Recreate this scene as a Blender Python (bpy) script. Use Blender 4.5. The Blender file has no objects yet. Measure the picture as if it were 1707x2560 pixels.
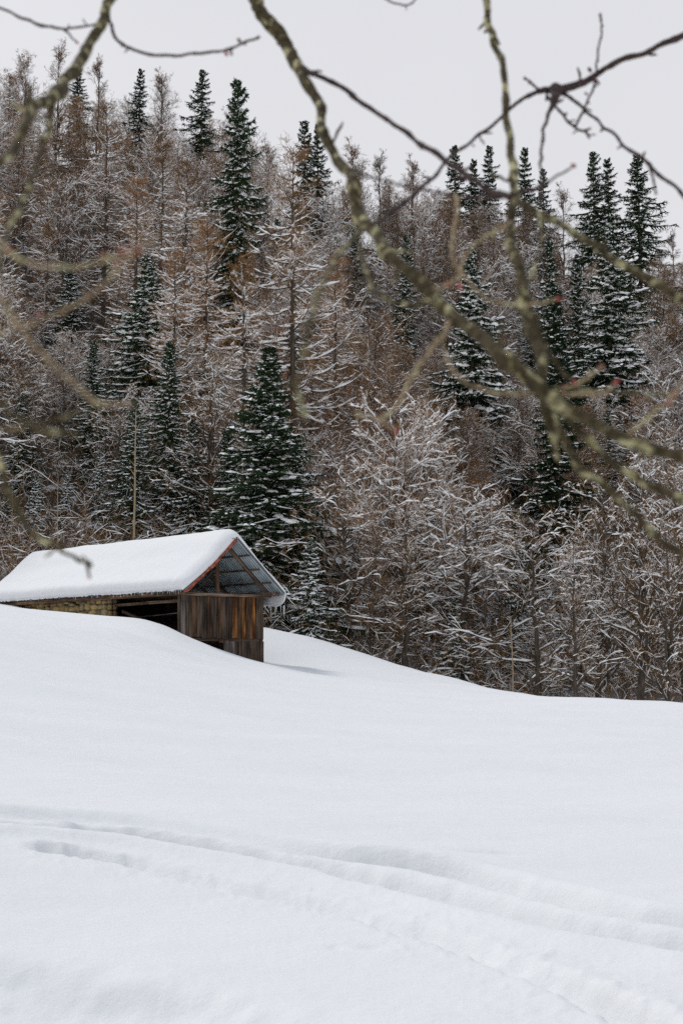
import bpy, math
import numpy as np
from mathutils import Vector, noise as mn

rng = np.random.default_rng(11)
SC = bpy.context.scene
COL = SC.collection
PI = math.pi
EYE = 1.65
FPX = 3555.56                     # 50 mm lens on a 36 mm tall frame of 2560 rows
PITCH = math.atan(360 / FPX)

# ------------------------------------------------------------------ camera, sky, sun
cam = bpy.data.cameras.new('camera')
cam.lens = 50; cam.sensor_fit = 'VERTICAL'; cam.sensor_height = 36; cam.sensor_width = 24
cam.clip_start = 0.1; cam.clip_end = 6000
cam.dof.use_dof = True; cam.dof.focus_distance = 75; cam.dof.aperture_fstop = 5.6
camo = bpy.data.objects.new('camera', cam); COL.objects.link(camo)
camo.location = (0, 0, EYE); camo.rotation_euler = (PI / 2 + PITCH, 0, 0)
SC.camera = camo

world = bpy.data.worlds.new('World'); SC.world = world; world.use_nodes = True
nt = world.node_tree; nt.nodes.clear()
sky = nt.nodes.new('ShaderNodeTexSky'); sky.sky_type = 'NISHITA'; sky.sun_disc = False
sky.sun_elevation = math.radians(47); sky.sun_rotation = math.radians(-46)
sky.air_density = 1.0; sky.dust_density = 3.0
bg1 = nt.nodes.new('ShaderNodeBackground'); bg1.inputs[1].default_value = 0.05
nt.links.new(sky.outputs[0], bg1.inputs[0])
# the closed cloud deck in front of that sky: pale grey, a little brighter low down
tc = nt.nodes.new('ShaderNodeTexCoord'); sx = nt.nodes.new('ShaderNodeSeparateXYZ')
nt.links.new(tc.outputs['Generated'], sx.inputs[0])
rp = nt.nodes.new('ShaderNodeValToRGB')
rp.color_ramp.elements[0].position = 0.0; rp.color_ramp.elements[0].color = (0.80, 0.797, 0.82, 1)
rp.color_ramp.elements[1].position = 0.9; rp.color_ramp.elements[1].color = (0.54, 0.62, 0.73, 1)
e = rp.color_ramp.elements.new(0.42); e.color = (0.765, 0.768, 0.80, 1)
nt.links.new(sx.outputs[2], rp.inputs[0])
nz = nt.nodes.new('ShaderNodeTexNoise'); nz.inputs['Scale'].default_value = 2.2; nz.inputs['Detail'].default_value = 3
nt.links.new(tc.outputs['Generated'], nz.inputs[0])
mr = nt.nodes.new('ShaderNodeMapRange'); mr.inputs[1].default_value = .3; mr.inputs[2].default_value = .7
mr.inputs[3].default_value = .95; mr.inputs[4].default_value = 1.03
nt.links.new(nz.outputs[0], mr.inputs[0])
mx = nt.nodes.new('ShaderNodeVectorMath'); mx.operation = 'SCALE'
nt.links.new(rp.outputs[0], mx.inputs[0]); nt.links.new(mr.outputs[0], mx.inputs['Scale'])
bg2 = nt.nodes.new('ShaderNodeBackground'); bg2.inputs[1].default_value = 1.0
nt.links.new(mx.outputs[0], bg2.inputs[0])
ms = nt.nodes.new('ShaderNodeMixShader'); ms.inputs[0].default_value = 0.93
nt.links.new(bg1.outputs[0], ms.inputs[1]); nt.links.new(bg2.outputs[0], ms.inputs[2])
wo = nt.nodes.new('ShaderNodeOutputWorld'); nt.links.new(ms.outputs[0], wo.inputs[0])

sd = bpy.data.lights.new('sun', 'SUN'); sd.energy = 1.6; sd.angle = math.radians(10); sd.color = (1, .965, .91)
so = bpy.data.objects.new('sun', sd); COL.objects.link(so)
so.rotation_euler = (math.radians(-43), 0, math.radians(46))

SC.view_settings.view_transform = 'Standard'; SC.view_settings.look = 'None'
SC.view_settings.exposure = 0.06; SC.view_settings.gamma = 1; SC.view_settings.use_curve_mapping = False
SC.render.engine = 'CYCLES'
SC.cycles.max_bounces = 10; SC.cycles.diffuse_bounces = 8; SC.cycles.glossy_bounces = 2
SC.cycles.transmission_bounces = 4; SC.cycles.use_denoising = False
SC.cycles.sample_clamp_indirect = 4

# ------------------------------------------------------------------ helpers
def ray(px, py):
    a = PITCH
    u = px - 853.5; v = 1280 - py
    return np.array([u, FPX * math.cos(a) - v * math.sin(a), FPX * math.sin(a) + v * math.cos(a)])

def P(px, py, D):
    """world point seen at photo pixel (px, py) at depth D along +Y"""
    r = ray(px, py)
    return r * (D / r[1]) + np.array([0, 0, EYE])

def mkmesh(name, V, F, mat=None, smooth=True, attr=None):
    V = np.asarray(V, dtype=np.float32).reshape(-1, 3)
    F = np.asarray(F, dtype=np.int32)
    n = F.shape[1]
    me = bpy.data.meshes.new(name)
    me.vertices.add(len(V)); me.vertices.foreach_set('co', V.ravel())
    me.loops.add(F.size); me.loops.foreach_set('vertex_index', F.ravel())
    me.polygons.add(len(F)); me.polygons.foreach_set('loop_start', np.arange(0, F.size, n, dtype=np.int32))
    me.polygons.foreach_set('use_smooth', np.full(len(F), smooth))
    me.update(calc_edges=True)
    if mat: me.materials.append(mat)
    if attr is not None:
        a = me.attributes.new('tone', 'FLOAT', 'POINT'); a.data.foreach_set('value', np.asarray(attr, dtype=np.float32))
    return me

def link(name, me, parent=None, loc=None, **tags):
    o = bpy.data.objects.new(name, me); COL.objects.link(o)
    if parent is not None: o.parent = parent
    if loc is not None: o.location = loc
    for k, v in tags.items():
        if v: o[k] = v
    return o

def thing(name, label, cat, loc=(0, 0, 0), rz=0, group=None):
    return_o = bpy.data.objects.new(name, None); COL.objects.link(return_o)
    return_o.location = loc; return_o.rotation_euler = (0, 0, rz); return_o.empty_display_size = .2
    return_o['label'] = label; return_o['category'] = cat
    if group: return_o['group'] = group
    return return_o

def norm(a):
    return a / np.maximum(np.linalg.norm(a, axis=-1, keepdims=True), 1e-9)

def frames(Pt):
    T = np.empty_like(Pt)
    T[:, 1:-1] = Pt[:, 2:] - Pt[:, :-2]; T[:, 0] = Pt[:, 1] - Pt[:, 0]; T[:, -1] = Pt[:, -1] - Pt[:, -2]
    T = norm(T)
    up = np.zeros_like(T); up[..., 2] = 1
    S = np.cross(T, up)
    bad = np.linalg.norm(S, axis=-1) < .12
    S[bad] = np.cross(T[bad], np.array([1., .3, 0]))
    S = norm(S)
    U = np.cross(S, T)
    return T, S, U

class Geo:
    def __init__(s): s.V = []; s.F = []; s.A = []; s.n = 0
    def add(s, V, F, A=None):
        V = V.reshape(-1, 3); s.V.append(V); s.F.append(F + s.n); s.n += len(V)
        s.A.append(np.zeros(len(V)) if A is None else A)
    def tubes(s, Pt, R, sides=3, tone=None):
        B, K = Pt.shape[:2]
        T, S, U = frames(Pt)
        a = np.arange(sides) * 2 * PI / sides + .4
        off = S[:, :, None] * np.cos(a)[None, None, :, None] + U[:, :, None] * np.sin(a)[None, None, :, None]
        V = Pt[:, :, None] + off * R[:, :, None, None]
        s._grid(V, B, K, sides, tone)
    def caps(s, Pt, W, H, lift):
        """snow lying on branches: a low rounded ridge of half width W, height H on top of radius lift"""
        B, K = Pt.shape[:2]
        T, S, U = frames(Pt)
        c = Pt + U * (lift * .6)[:, :, None]
        prof = np.array([[-1, -.15], [1, -.15], [.55, .75], [-.55, .75]])
        V = c[:, :, None] + S[:, :, None] * (W[:, :, None, None] * prof[None, None, :, 0, None]) \
            + U[:, :, None] * (H[:, :, None, None] * prof[None, None, :, 1, None])
        s._grid(V, B, K, 4, None)
    def _grid(s, V, B, K, n, tone):
        idx = np.arange(B * K * n).reshape(B, K, n)
        a = idx[:, :-1]; b = idx[:, 1:]
        F = np.stack([a, np.roll(a, -1, 2), np.roll(b, -1, 2), b], -1).reshape(-1, 4)
        A = None if tone is None else np.repeat(tone, K * n)
        s.add(V, F, A)
    def mesh(s, name, mat, smooth=False):
        return mkmesh(name, np.concatenate(s.V), np.concatenate(s.F), mat, smooth, np.concatenate(s.A))

# ------------------------------------------------------------------ materials
def material(name, rough=.9, spec=.2):
    m = bpy.data.materials.new(name); m.use_nodes = True
    b = m.node_tree.nodes['Principled BSDF']
    b.inputs['Roughness'].default_value = rough; b.inputs['Specular IOR Level'].default_value = spec
    return m, m.node_tree, b

def ramp(nt, src, stops):
    r = nt.nodes.new('ShaderNodeValToRGB'); el = r.color_ramp.elements
    while len(el) < len(stops): el.new(.5)
    for q, (p, c) in zip(el, stops): q.position = p; q.color = (*c, 1)
    nt.links.new(src, r.inputs[0]); return r.outputs[0]

def noise(nt, scale, detail=4, coord='Object', stretch=None, rough=.55):
    t = nt.nodes.new('ShaderNodeTexCoord'); n = nt.nodes.new('ShaderNodeTexNoise')
    n.inputs['Scale'].default_value = scale; n.inputs['Detail'].default_value = detail; n.inputs['Roughness'].default_value = rough
    src = t.outputs[coord]
    if stretch:
        mp = nt.nodes.new('ShaderNodeMapping'); mp.inputs['Scale'].default_value = stretch
        nt.links.new(src, mp.inputs[0]); src = mp.outputs[0]
    nt.links.new(src, n.inputs[0]); return n.outputs[0]

def mixc(nt, fac, a, b, mode='MIX'):
    m = nt.nodes.new('ShaderNodeMix'); m.data_type = 'RGBA'; m.blend_type = mode
    for s_, v in ((m.inputs[0], fac), (m.inputs[6], a), (m.inputs[7], b)):
        if hasattr(v, 'links'): nt.links.new(v, s_)
        elif isinstance(v, tuple): s_.default_value = (*v, 1)
        else: s_.default_value = v
    return m.outputs[2]

def bump(nt, b, src, strength, dist):
    bp = nt.nodes.new('ShaderNodeBump'); bp.inputs['Strength'].default_value = strength; bp.inputs['Distance'].default_value = dist
    nt.links.new(src, bp.inputs['Height']); nt.links.new(bp.outputs[0], b.inputs['Normal']); return bp

def snow_mat(name, col=(.765, .77, .777), fine=True):
    m, t, b = material(name, .75, .25)
    b.inputs['Base Color'].default_value = (*col, 1)
    if fine:
        n1 = noise(t, 26, 6, rough=.7); n2 = noise(t, 1.6, 5)
        ad = t.nodes.new('ShaderNodeMath'); ad.operation = 'MULTIPLY_ADD'; ad.inputs[1].default_value = 5.0
        t.links.new(n2, ad.inputs[0]); t.links.new(n1, ad.inputs[2])
        bump(t, b, ad.outputs[0], .42, .02)
    return m
M_SNOW = snow_mat('snow_ground')
M_SNOWR = snow_mat('snow_roof')
M_SNOWB = snow_mat('snow_branches', (.93, .925, .915), False)

def ground_mat():
    m = M_SNOW; t = m.node_tree; b = t.nodes['Principled BSDF']
    at = t.nodes.new('ShaderNodeAttribute'); at.attribute_name = 'tone'
    patch = ramp(t, noise(t, .9, 6, rough=.7), [(.36, (1, 1, 1)), (.44, (0, 0, 0))])
    mu = t.nodes.new('ShaderNodeMath'); mu.operation = 'MULTIPLY'
    inv = t.nodes.new('ShaderNodeMath'); inv.operation = 'SUBTRACT'; inv.inputs[0].default_value = 1
    t.links.new(patch, inv.inputs[1]); t.links.new(inv.outputs[0], mu.inputs[0]); t.links.new(at.outputs['Fac'], mu.inputs[1])
    litter = ramp(t, noise(t, 5, 5), [(.3, (.020, .014, .010)), (.7, (.070, .048, .032))])
    t.links.new(mixc(t, mu.outputs[0], (.765, .77, .777), litter), b.inputs['Base Color'])
    return m
M_GROUND = ground_mat()

def objrand(t, lo, hi):
    oi = t.nodes.new('ShaderNodeObjectInfo'); m = t.nodes.new('ShaderNodeMapRange')
    m.inputs[3].default_value = lo; m.inputs[4].default_value = hi
    t.links.new(oi.outputs['Random'], m.inputs[0]); return m.outputs[0]

def twig_mat(name, stops, var=.35):
    """stops run over the tone stored per branch"""
    m, t, b = material(name, .9, .1)
    at = t.nodes.new('ShaderNodeAttribute'); at.attribute_name = 'tone'
    c = ramp(t, at.outputs['Fac'], stops)
    hs = t.nodes.new('ShaderNodeHueSaturation'); hs.inputs['Hue'].default_value = .5
    t.links.new(c, hs.inputs['Color']); t.links.new(objrand(t, 1 - var, 1 + var), hs.inputs['Value'])
    t.links.new(hs.outputs[0], b.inputs['Base Color'])
    return m
M_TWIG = twig_mat('bare_twigs', [(0, (.070, .044, .022)), (.5, (.175, .100, .044)), (1, (.33, .18, .070))])
M_TWIGM = twig_mat('mauve_twigs', [(0, (.070, .046, .026)), (.5, (.165, .094, .049)), (1, (.28, .148, .074))])
M_TWIGO = twig_mat('orange_twigs', [(0, (.15, .10, .06)), (.5, (.25, .145, .075)), (1, (.33, .185, .09))])
M_LARCH = twig_mat('larch_twigs', [(0, (.14, .085, .045)), (.5, (.27, .15, .065)), (1, (.37, .20, .085))])
M_SPR = twig_mat('spruce_needles', [(0, (.012, .022, .011)), (.5, (.022, .042, .017)), (1, (.045, .070, .024))], .25)
M_PALE = twig_mat('pale_stem', [(0, (.36, .27, .17)), (1, (.45, .34, .22))], .1)

def bark_mat():
    m, t, b = material('forest_bark', .95, .1)
    n = noise(t, 3, 4, stretch=(3, 3, .6))
    c = ramp(t, n, [(.3, (.055, .042, .034)), (.55, (.10, .08, .062)), (.75, (.16, .135, .11))])
    t.links.new(c, b.inputs['Base Color']); return m
M_BARK = bark_mat()

# ------------------------------------------------------------------ terrain
BARN = np.array([-6.2, 55.0]); BROT = math.radians(40)
BG = np.array([math.cos(BROT), math.sin(BROT)]); BB = np.array([-math.sin(BROT), math.cos(BROT)])
BW, BL = 3.97, 16.0

def b2w(x, y): return BARN + BG * x + BB * y

ctrl = []                                     # X, Y, z relative to the eye
def cp(px, D, z): ctrl.append(((px - 853) / 3573 * D, D, z))
for c in [(-600, 9, -1.2), (100, 9, -1.55), (853, 8, -1.65), (1600, 9, -1.72), (2300, 9, -1.8),
          (-600, 20, -.3), (100, 18, -1.12), (853, 20, -1.50), (1500, 20, -1.72), (2300, 20, -1.9),
          (-400, 32, 1.2), (60, 30, -.05), (450, 30, -.72), (853, 31, -1.22), (1500, 31, -1.62), (2300, 31, -2.1),
          (60, 42, .98), (300, 44, .72), (480, 44, -.10), (853, 42, -.92), (1200, 42, -1.30), (1600, 43, -1.39), (2200, 43, -1.9),
          (1448, 50, -1.58), (1306, 55, -1.40), (1143, 60, -.98), (925, 64, .04), (760, 66, 1.2), (659, 67, 1.66), (740, 55, -.48),
          (853, 54, -.62), (1707, 45, -1.46), (1000, 55, -.95),
          (1448, 60, -2.7), (1750, 55, -2.8), (1250, 66, -2.2), (2300, 60, -3.4), (-400, 60, 3.0), (-700, 45, 2.4), (-60, 50, 1.66), (60, 50.5, 1.50), (121, 51, 1.22), (180, 51, 1.04), (300, 51, .92), (412, 50, .60), (520, 50, .12), (600, 50, -.22), (-300, 50, 2.2)]: cp(*c)
def wp(x, y, z):
    q = b2w(x, y); ctrl.append((q[0], q[1], z))
def wl(px, py, x=-1.1):
    q = min(np.linspace(-3, 22, 500), key=lambda y: abs(b2w(x, y)[0] / b2w(x, y)[1] - (px - 853) / 3573))
    c = b2w(x, q); ctrl.append((c[0], c[1], (1640 - py) / 3573 * c[1]))
for q_ in [(-60, 1505), (0, 1514), (60, 1525), (121, 1537), (180, 1546), (233, 1551), (300, 1549), (359, 1550), (412, 1566), (445, 1585)]: wl(*q_)
wp(.6, -.8, .30); wp(1.5, -.8, .10); wp(2.6, -.8, -.12); wp(3.9, -.8, -.30); wp(BW + .8, 1, -.25); wp(BW + 1.5, 5, .7); wp(BW + 2, 12, 2.2)
ctrl += [(-8, -10, -1.5), (8, -12, -1.7), (-25, 0, .2), (25, 0, -2.0), (0, 1, -1.66), (-2, 5, -1.6), (2, 5, -1.68)]
ctrl = np.array(ctrl)
def tps_k(r2): return .5 * r2 * np.log(r2 + 1e-9)
def _fit():
    X = ctrl[:, :2]; n = len(X)
    K = tps_k(((X[:, None] - X[None]) ** 2).sum(-1)) + np.eye(n) * .04
    Q = np.c_[np.ones(n), X]
    A = np.block([[K, Q], [Q.T, np.zeros((3, 3))]])
    return np.linalg.solve(A, np.r_[ctrl[:, 2], 0, 0, 0])
TW = _fit()
def field(X, Y):
    X = np.clip(X, -28, 28); Y = np.clip(Y, -12, 70)
    o = np.zeros_like(X) + TW[-3] + TW[-2] * X + TW[-1] * Y
    for i, (cx, cy, _) in enumerate(ctrl): o += TW[i] * tps_k((X - cx) ** 2 + (Y - cy) ** 2)
    return np.clip(o, -5, 6)

SKY = np.array([[-600, -60], [0, 130], [130, 195], [230, 225], [400, 255], [500, 300], [600, 330], [700, 385], [850, 420], [1000, 445], [1150, 480],
                [1300, 530], [1450, 590], [1700, 640], [2400, 760]], float)
FOOT = np.array([[-300, 5.5], [0, 3.4], [400, 2.7], [700, .9], [925, -1.0], [1200, -2.8], [1700, -3.4], [2300, -4.2]], float)
def crest_depth(px): return np.interp(px, [0, 1700], [165, 205])
def sstep(a, b, x):
    t = np.clip((x - a) / (b - a), 0, 1); return t * t * (3 - 2 * t)
def hill(X, Y):
    Yc = np.maximum(Y, 40.)
    px = np.clip(853 + 3573 * X / Yc, -700, 2500)
    Dc = crest_depth(px)
    sy = np.interp(px, SKY[:, 0], SKY[:, 1])
    tanv = np.tan(np.arctan((1280 - sy) / FPX) + PITCH)
    zc = tanv * Dc - 10.5
    f = np.interp(px, FOOT[:, 0], FOOT[:, 1])
    t = (Yc - 74) / (Dc - 74)
    rise = np.where(t < 0, t * .1, np.where(t < 1, t ** 1.06, 1 - (t - 1) * .25))
    z = f + (zc - f) * rise
    return np.maximum(z, -12 + .0 * z)
def lumps(X, Y, s, seed=0):
    return (np.sin(X * s + seed) * np.cos(Y * s * 1.3 + seed * 2) + .5 * np.sin(X * s * 2.3 + Y * s * 1.9 + seed) + .35 * np.sin(Y * s * 3.7 - X * s * 2.9 + seed * 3)) / 1.85
def ground0(X, Y):
    X = np.asarray(X, float); Y = np.asarray(Y, float)
    w = sstep(63, 73, Y)
    z = field(X, Y) * (1 - w) + hill(X, Y) * w
    z = z + lumps(X, Y, .55, 1.3) * .075 * sstep(8, 18, Y) + lumps(X, Y, .16, 4) * (.06 + .5 * sstep(72, 90, Y))
    z = z + lumps(X, Y, 1.9, 2.3) * .010 + lumps(X * .3, Y, 1.05, 6) * .035 * sstep(9, 16, Y)
    return z + EYE
def ground_hit(px, py):
    r = ray(px, py); Ds = np.geomspace(3, 70, 900)
    X = r[0] / r[1] * Ds; Z = EYE + r[2] / r[1] * Ds
    g = ground0(X, Ds); k = np.argmax(Z < g)
    return X[k], Ds[k]

# tracks across the near snow: grooves, the berm between them, trampled hollows
def smooth_line(pts, n=160):
    pts = np.array(pts, float); t = np.r_[0, np.cumsum(np.linalg.norm(np.diff(pts, axis=0), axis=1))]
    u = np.linspace(0, t[-1], n)
    q = np.stack([np.interp(u, t, pts[:, i]) for i in range(pts.shape[1])], 1)
    k = np.ones(9) / 9
    for _ in range(3):
        pad = np.r_[np.repeat(q[:1], 4, 0), q, np.repeat(q[-1:], 4, 0)]
        q = np.stack([np.convolve(pad[:, i], k, 'valid') for i in range(q.shape[1])], 1)
    return q
def gl(pts): return smooth_line([ground_hit(*p) for p in pts])
TR1 = gl([(-500, 2030), (-150, 2040), (0, 2050), (305, 2078), (610, 2130), (849, 2180), (1089, 2236), (1306, 2291), (1415, 2322), (1707, 2370), (2100, 2440)])
TR1b = gl([(-500, 2010), (-150, 2018), (0, 2028), (305, 2050), (610, 2095), (849, 2138), (1000, 2150), (1150, 2185), (1306, 2225), (1480, 2270), (1707, 2310), (2100, 2360)])
TR2 = gl([(100, 2115), (316, 2148), (544, 2210), (784, 2254), (980, 2303), (1197, 2379), (1415, 2455), (1578, 2531), (1800, 2640)])
TR3 = gl([(-500, 2380), (-100, 2430), (120, 2475), (330, 2520), (631, 2585), (900, 2680)])
def dline(X, Y, L):
    """distance to a line, side sign, run 0..1"""
    best = np.full(X.shape, 1e9); par = np.zeros(X.shape); sg = np.zeros(X.shape)
    for i in range(len(L) - 1):
        a = L[i]; d = L[i + 1] - a; l2 = d @ d + 1e-12
        t = np.clip(((X - a[0]) * d[0] + (Y - a[1]) * d[1]) / l2, 0, 1)
        ex = X - a[0] - t * d[0]; ey = Y - a[1] - t * d[1]
        r = np.hypot(ex, ey); m = r < best
        best = np.where(m, r, best); par = np.where(m, (i + t) / len(L), par)
        sg = np.where(m, np.sign(d[0] * ey - d[1] * ex), sg)
    return best, sg, par
def pn(X, Y, s, seed=0.):
    f = np.vectorize(lambda x, y: mn.noise(Vector((x * s + seed, y * s - seed, seed)))); return f(X, Y)
def tracks(X, Y):
    z = np.zeros_like(X)
    n1 = pn(X, Y, 2.2, 3.1); n2 = pn(X, Y, 6.5, 7.7); n3 = pn(X, Y, .8, 5.5); n4 = pn(X, Y, 14, 1.7)
    def groove(L, w, dep, berm, rough, asym=0):
        d, sg, t = dline(X, Y, L)
        d = d + n1 * w * .14 + n2 * w * .08
        d = np.maximum(d, 0); q = np.exp(-(d / w) ** 4.5); q2 = np.exp(-(d / (w * 1.25)) ** 2); g = -dep * np.where(sg > 0, .85 * q + .15 * q2, .4 * q + .6 * q2)
        b = berm * np.exp(-((d - w * 1.75) / (w * .7)) ** 2) * (1 + asym * sg)
        r = rough * n2 * np.exp(-(d / (w * 2.2)) ** 2) + rough * .6 * n4 * np.exp(-(d / (w * 2)) ** 2)
        return (g + b + r)
    _, _, tb = dline(X, Y, TR1b)
    z += groove(TR1, .22, .23, .055, .004, -.4)
    z += groove(TR1b, .21, .20, .04, .004, .4) * (.35 + .65 * sstep(.40, .55, tb)) * (1 + .4 * n3)
    z += groove(TR2, .12, .11, .010, .016) * (.9 + .8 * n3)
    z += groove(TR3, .36, .14, .02, .010) * (1 + .7 * n3)
    # crumbs beside the tracks
    d, _, _ = dline(X, Y, TR2)
    z += np.exp(-(d / .7) ** 2) * (np.maximum(n4 - .25, 0) * .03 + n2 * .004)
    # isolated hollows
    for (px, py, rx, ry, dep) in [(1060, 2168, .42, .20, .09), (1215, 2130, .32, .06, .07), (840, 2368, .05, .035, .03), (930, 2367, .07, .04, .03), (60, 2500, .5, .25, .05)]:
        hx, hy = ground_hit(px, py)
        z -= dep * np.exp(-(((X - hx) / rx) ** 2 + ((Y - hy) / ry) ** 2) + n2 * .4)
    return z

def build_ground():
    rr = [.25]
    while rr[-1] < 3500:
        r = rr[-1]
        k = .10 if r < 4 else .0065 if r < 17 else .014 if r < 34 else .0085 if r < 74 else .03 if r < 260 else .12
        rr.append(r * (1 + k))
    rr = np.array(rr)
    fa = np.radians(np.linspace(-19, 19, 400)); ba = np.radians(np.linspace(19, 341, 84)[1:-1])
    an = np.r_[fa, ba]
    R, A = np.meshgrid(rr, an, indexing='ij')
    X = R * np.sin(A); Y = R * np.cos(A)
    Z = ground0(X, np.maximum(Y, -30))
    near = (Y > 4.5) & (Y < 30) & (np.abs(X) < 7)
    Z[near] += tracks(X[near], Y[near])
    # floor dug out inside the barn, drift hollow round its gable corner
    lx = (X - BARN[0]) * BG[0] + (Y - BARN[1]) * BG[1]; ly = (X - BARN[0]) * BB[0] + (Y - BARN[1]) * BB[1]
    ins = (lx > .05) & (lx < BW - .05) & (ly > .05) & (ly < BL - .05)
    Z[ins] = np.minimum(Z[ins], EYE - .75)
    dc = np.hypot(lx - BW - .35, ly + .1)
    Z -= .16 * np.exp(-(dc / .7) ** 2)
    V = np.stack([X, Y, Z], -1).reshape(-1, 3)
    nR, nA = R.shape
    idx = np.arange(nR * nA).reshape(nR, nA)
    a = idx[:-1]; b = idx[1:]
    F = np.stack([a, b, np.roll(b, -1, 1), np.roll(a, -1, 1)], -1).reshape(-1, 4)
    me = mkmesh('snow_field', V, F, M_GROUND, True, sstep(71, 80, Y + lumps(X, Y, .3, 2) * 2.5).ravel())
    link('snow_covered_ground', me, kind='structure', label='smooth deep snow field rising to the wooded hillside')
build_ground()

# ------------------------------------------------------------------ barn
def wood(name, dark, mid, light, sc=1.0, rough=.85):
    m, t, b = material(name, rough, .15)
    oi = t.nodes.new('ShaderNodeObjectInfo')
    tcn = t.nodes.new('ShaderNodeTexCoord'); vm = t.nodes.new('ShaderNodeVectorMath'); vm.operation = 'ADD'
    cm = t.nodes.new('ShaderNodeVectorMath'); cm.operation = 'SCALE'; cm.inputs['Scale'].default_value = 37.
    t.links.new(oi.outputs['Random'], cm.inputs[0]); t.links.new(tcn.outputs['Object'], vm.inputs[0]); t.links.new(cm.outputs[0], vm.inputs[1])
    def nn(scale, st, det=5):
        mp = t.nodes.new('ShaderNodeMapping'); mp.inputs['Scale'].default_value = st; t.links.new(vm.outputs[0], mp.inputs[0])
        n = t.nodes.new('ShaderNodeTexNoise'); n.inputs['Scale'].default_value = scale; n.inputs['Detail'].default_value = det
        t.links.new(mp.outputs[0], n.inputs[0]); return n.outputs[0]
    g = nn(16 * sc, (1, 1, .06)); p = nn(2.2, (1, 1, .5), 3)
    ad = t.nodes.new('ShaderNodeMath'); ad.operation = 'MULTIPLY_ADD'; ad.inputs[1].default_value = .55
    mu = t.nodes.new('ShaderNodeMath'); mu.operation = 'MULTIPLY'; mu.inputs[1].default_value = .45
    t.links.new(p, mu.inputs[0]); t.links.new(g, ad.inputs[0]); t.links.new(mu.outputs[0], ad.inputs[2])
    c = ramp(t, ad.outputs[0], [(.38, dark), (.5, mid), (.64, light)])
    hs = t.nodes.new('ShaderNodeHueSaturation'); t.links.new(c, hs.inputs['Color']); t.links.new(objrand(t, .65, 1.35), hs.inputs['Value'])
    t.links.new(hs.outputs[0], b.inputs['Base Color'])
    bump(t, b, g, .6, .01)
    return m
W_DARK = wood('weathered_dark_wood', (.022, .016, .013), (.060, .042, .030), (.13, .095, .07))
W_BROWN = wood('brown_wood', (.026, .016, .010), (.075, .044, .026), (.19, .11, .065))
W_HONEY = wood('honey_wood', (.025, .012, .006), (.16, .062, .02), (.55, .24, .08))
W_GREY = wood('grey_wood', (.04, .035, .032), (.10, .085, .075), (.24, .21, .19))
W_BEAM = wood('beam_wood', (.035, .024, .018), (.12, .08, .055), (.26, .19, .14))
def metal_mat():
    m, t, b = material('old_zinc', .55, .4)
    n = noise(t, 1.7, 5)
    c = ramp(t, n, [(.35, (.27, .33, .36)), (.55, (.46, .53, .56)), (.72, (.58, .62, .62))])
    # shade in the folds of the corrugation, painted into the colour as dark stripes
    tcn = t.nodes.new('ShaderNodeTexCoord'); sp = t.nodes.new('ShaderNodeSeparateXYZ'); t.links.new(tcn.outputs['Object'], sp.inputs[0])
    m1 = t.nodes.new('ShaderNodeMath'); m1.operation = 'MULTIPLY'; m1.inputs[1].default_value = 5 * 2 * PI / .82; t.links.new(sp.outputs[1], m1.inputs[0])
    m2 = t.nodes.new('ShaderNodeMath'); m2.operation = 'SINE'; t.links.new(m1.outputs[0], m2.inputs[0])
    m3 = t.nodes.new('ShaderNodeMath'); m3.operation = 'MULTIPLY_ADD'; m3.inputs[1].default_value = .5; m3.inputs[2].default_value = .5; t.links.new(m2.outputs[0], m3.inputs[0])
    fold_shade = ramp(t, m3.outputs[0], [(.25, (1, 1, 1)), (.8, (.28, .27, .25))])
    t.links.new(mixc(t, 1.0, c, fold_shade, 'MULTIPLY'), b.inputs['Base Color']); b.inputs['Metallic'].default_value = .2
    return m
M_ZINC = metal_mat()
def rust_mat():
    m, t, b = material('rusty_red_edge', .85, .2)
    c = ramp(t, noise(t, 7, 6), [(.35, (.10, .028, .018)), (.5, (.27, .065, .04)), (.7, (.40, .15, .09))])
    t.links.new(c, b.inputs['Base Color']); return m
M_RUST = rust_mat()
def stone_mat():
    m, t, b = material('field_stone', .9, .15)
    oi = t.nodes.new('ShaderNodeObjectInfo')
    base = ramp(t, oi.outputs['Random'], [(0, (.22, .18, .12)), (.3, (.42, .31, .15)), (.55, (.60, .45, .23)), (.75, (.46, .35, .17)), (1, (.32, .29, .23))])
    c = mixc(t, .8, base, ramp(t, noise(t, 9, 6), [(.3, (.42, .40, .36)), (.7, (1.15, 1.1, 1.0))]), 'MULTIPLY')
    t.links.new(c, b.inputs['Base Color']); bump(t, b, noise(t, 14, 6), .8, .03); return m
M_STONE = stone_mat()
def plain(name, col, rough=.9, spec=.1):
    m, t, b = material(name, rough, spec)
    c = ramp(t, noise(t, 5, 5), [(.3, tuple(x * .7 for x in col)), (.7, tuple(min(1, x * 1.3) for x in col))])
    t.links.new(c, b.inputs['Base Color']); return m
M_MORTAR = plain('dark_mortar', (.17, .135, .09))
def ice_mat():
    m, t, b = material('ice', .15, .5); b.inputs['Base Color'].default_value = (.82, .88, .92, 1)
    b.inputs['Transmission Weight'].default_value = .55; b.inputs['IOR'].default_value = 1.31; return m
M_ICE = ice_mat()

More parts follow.
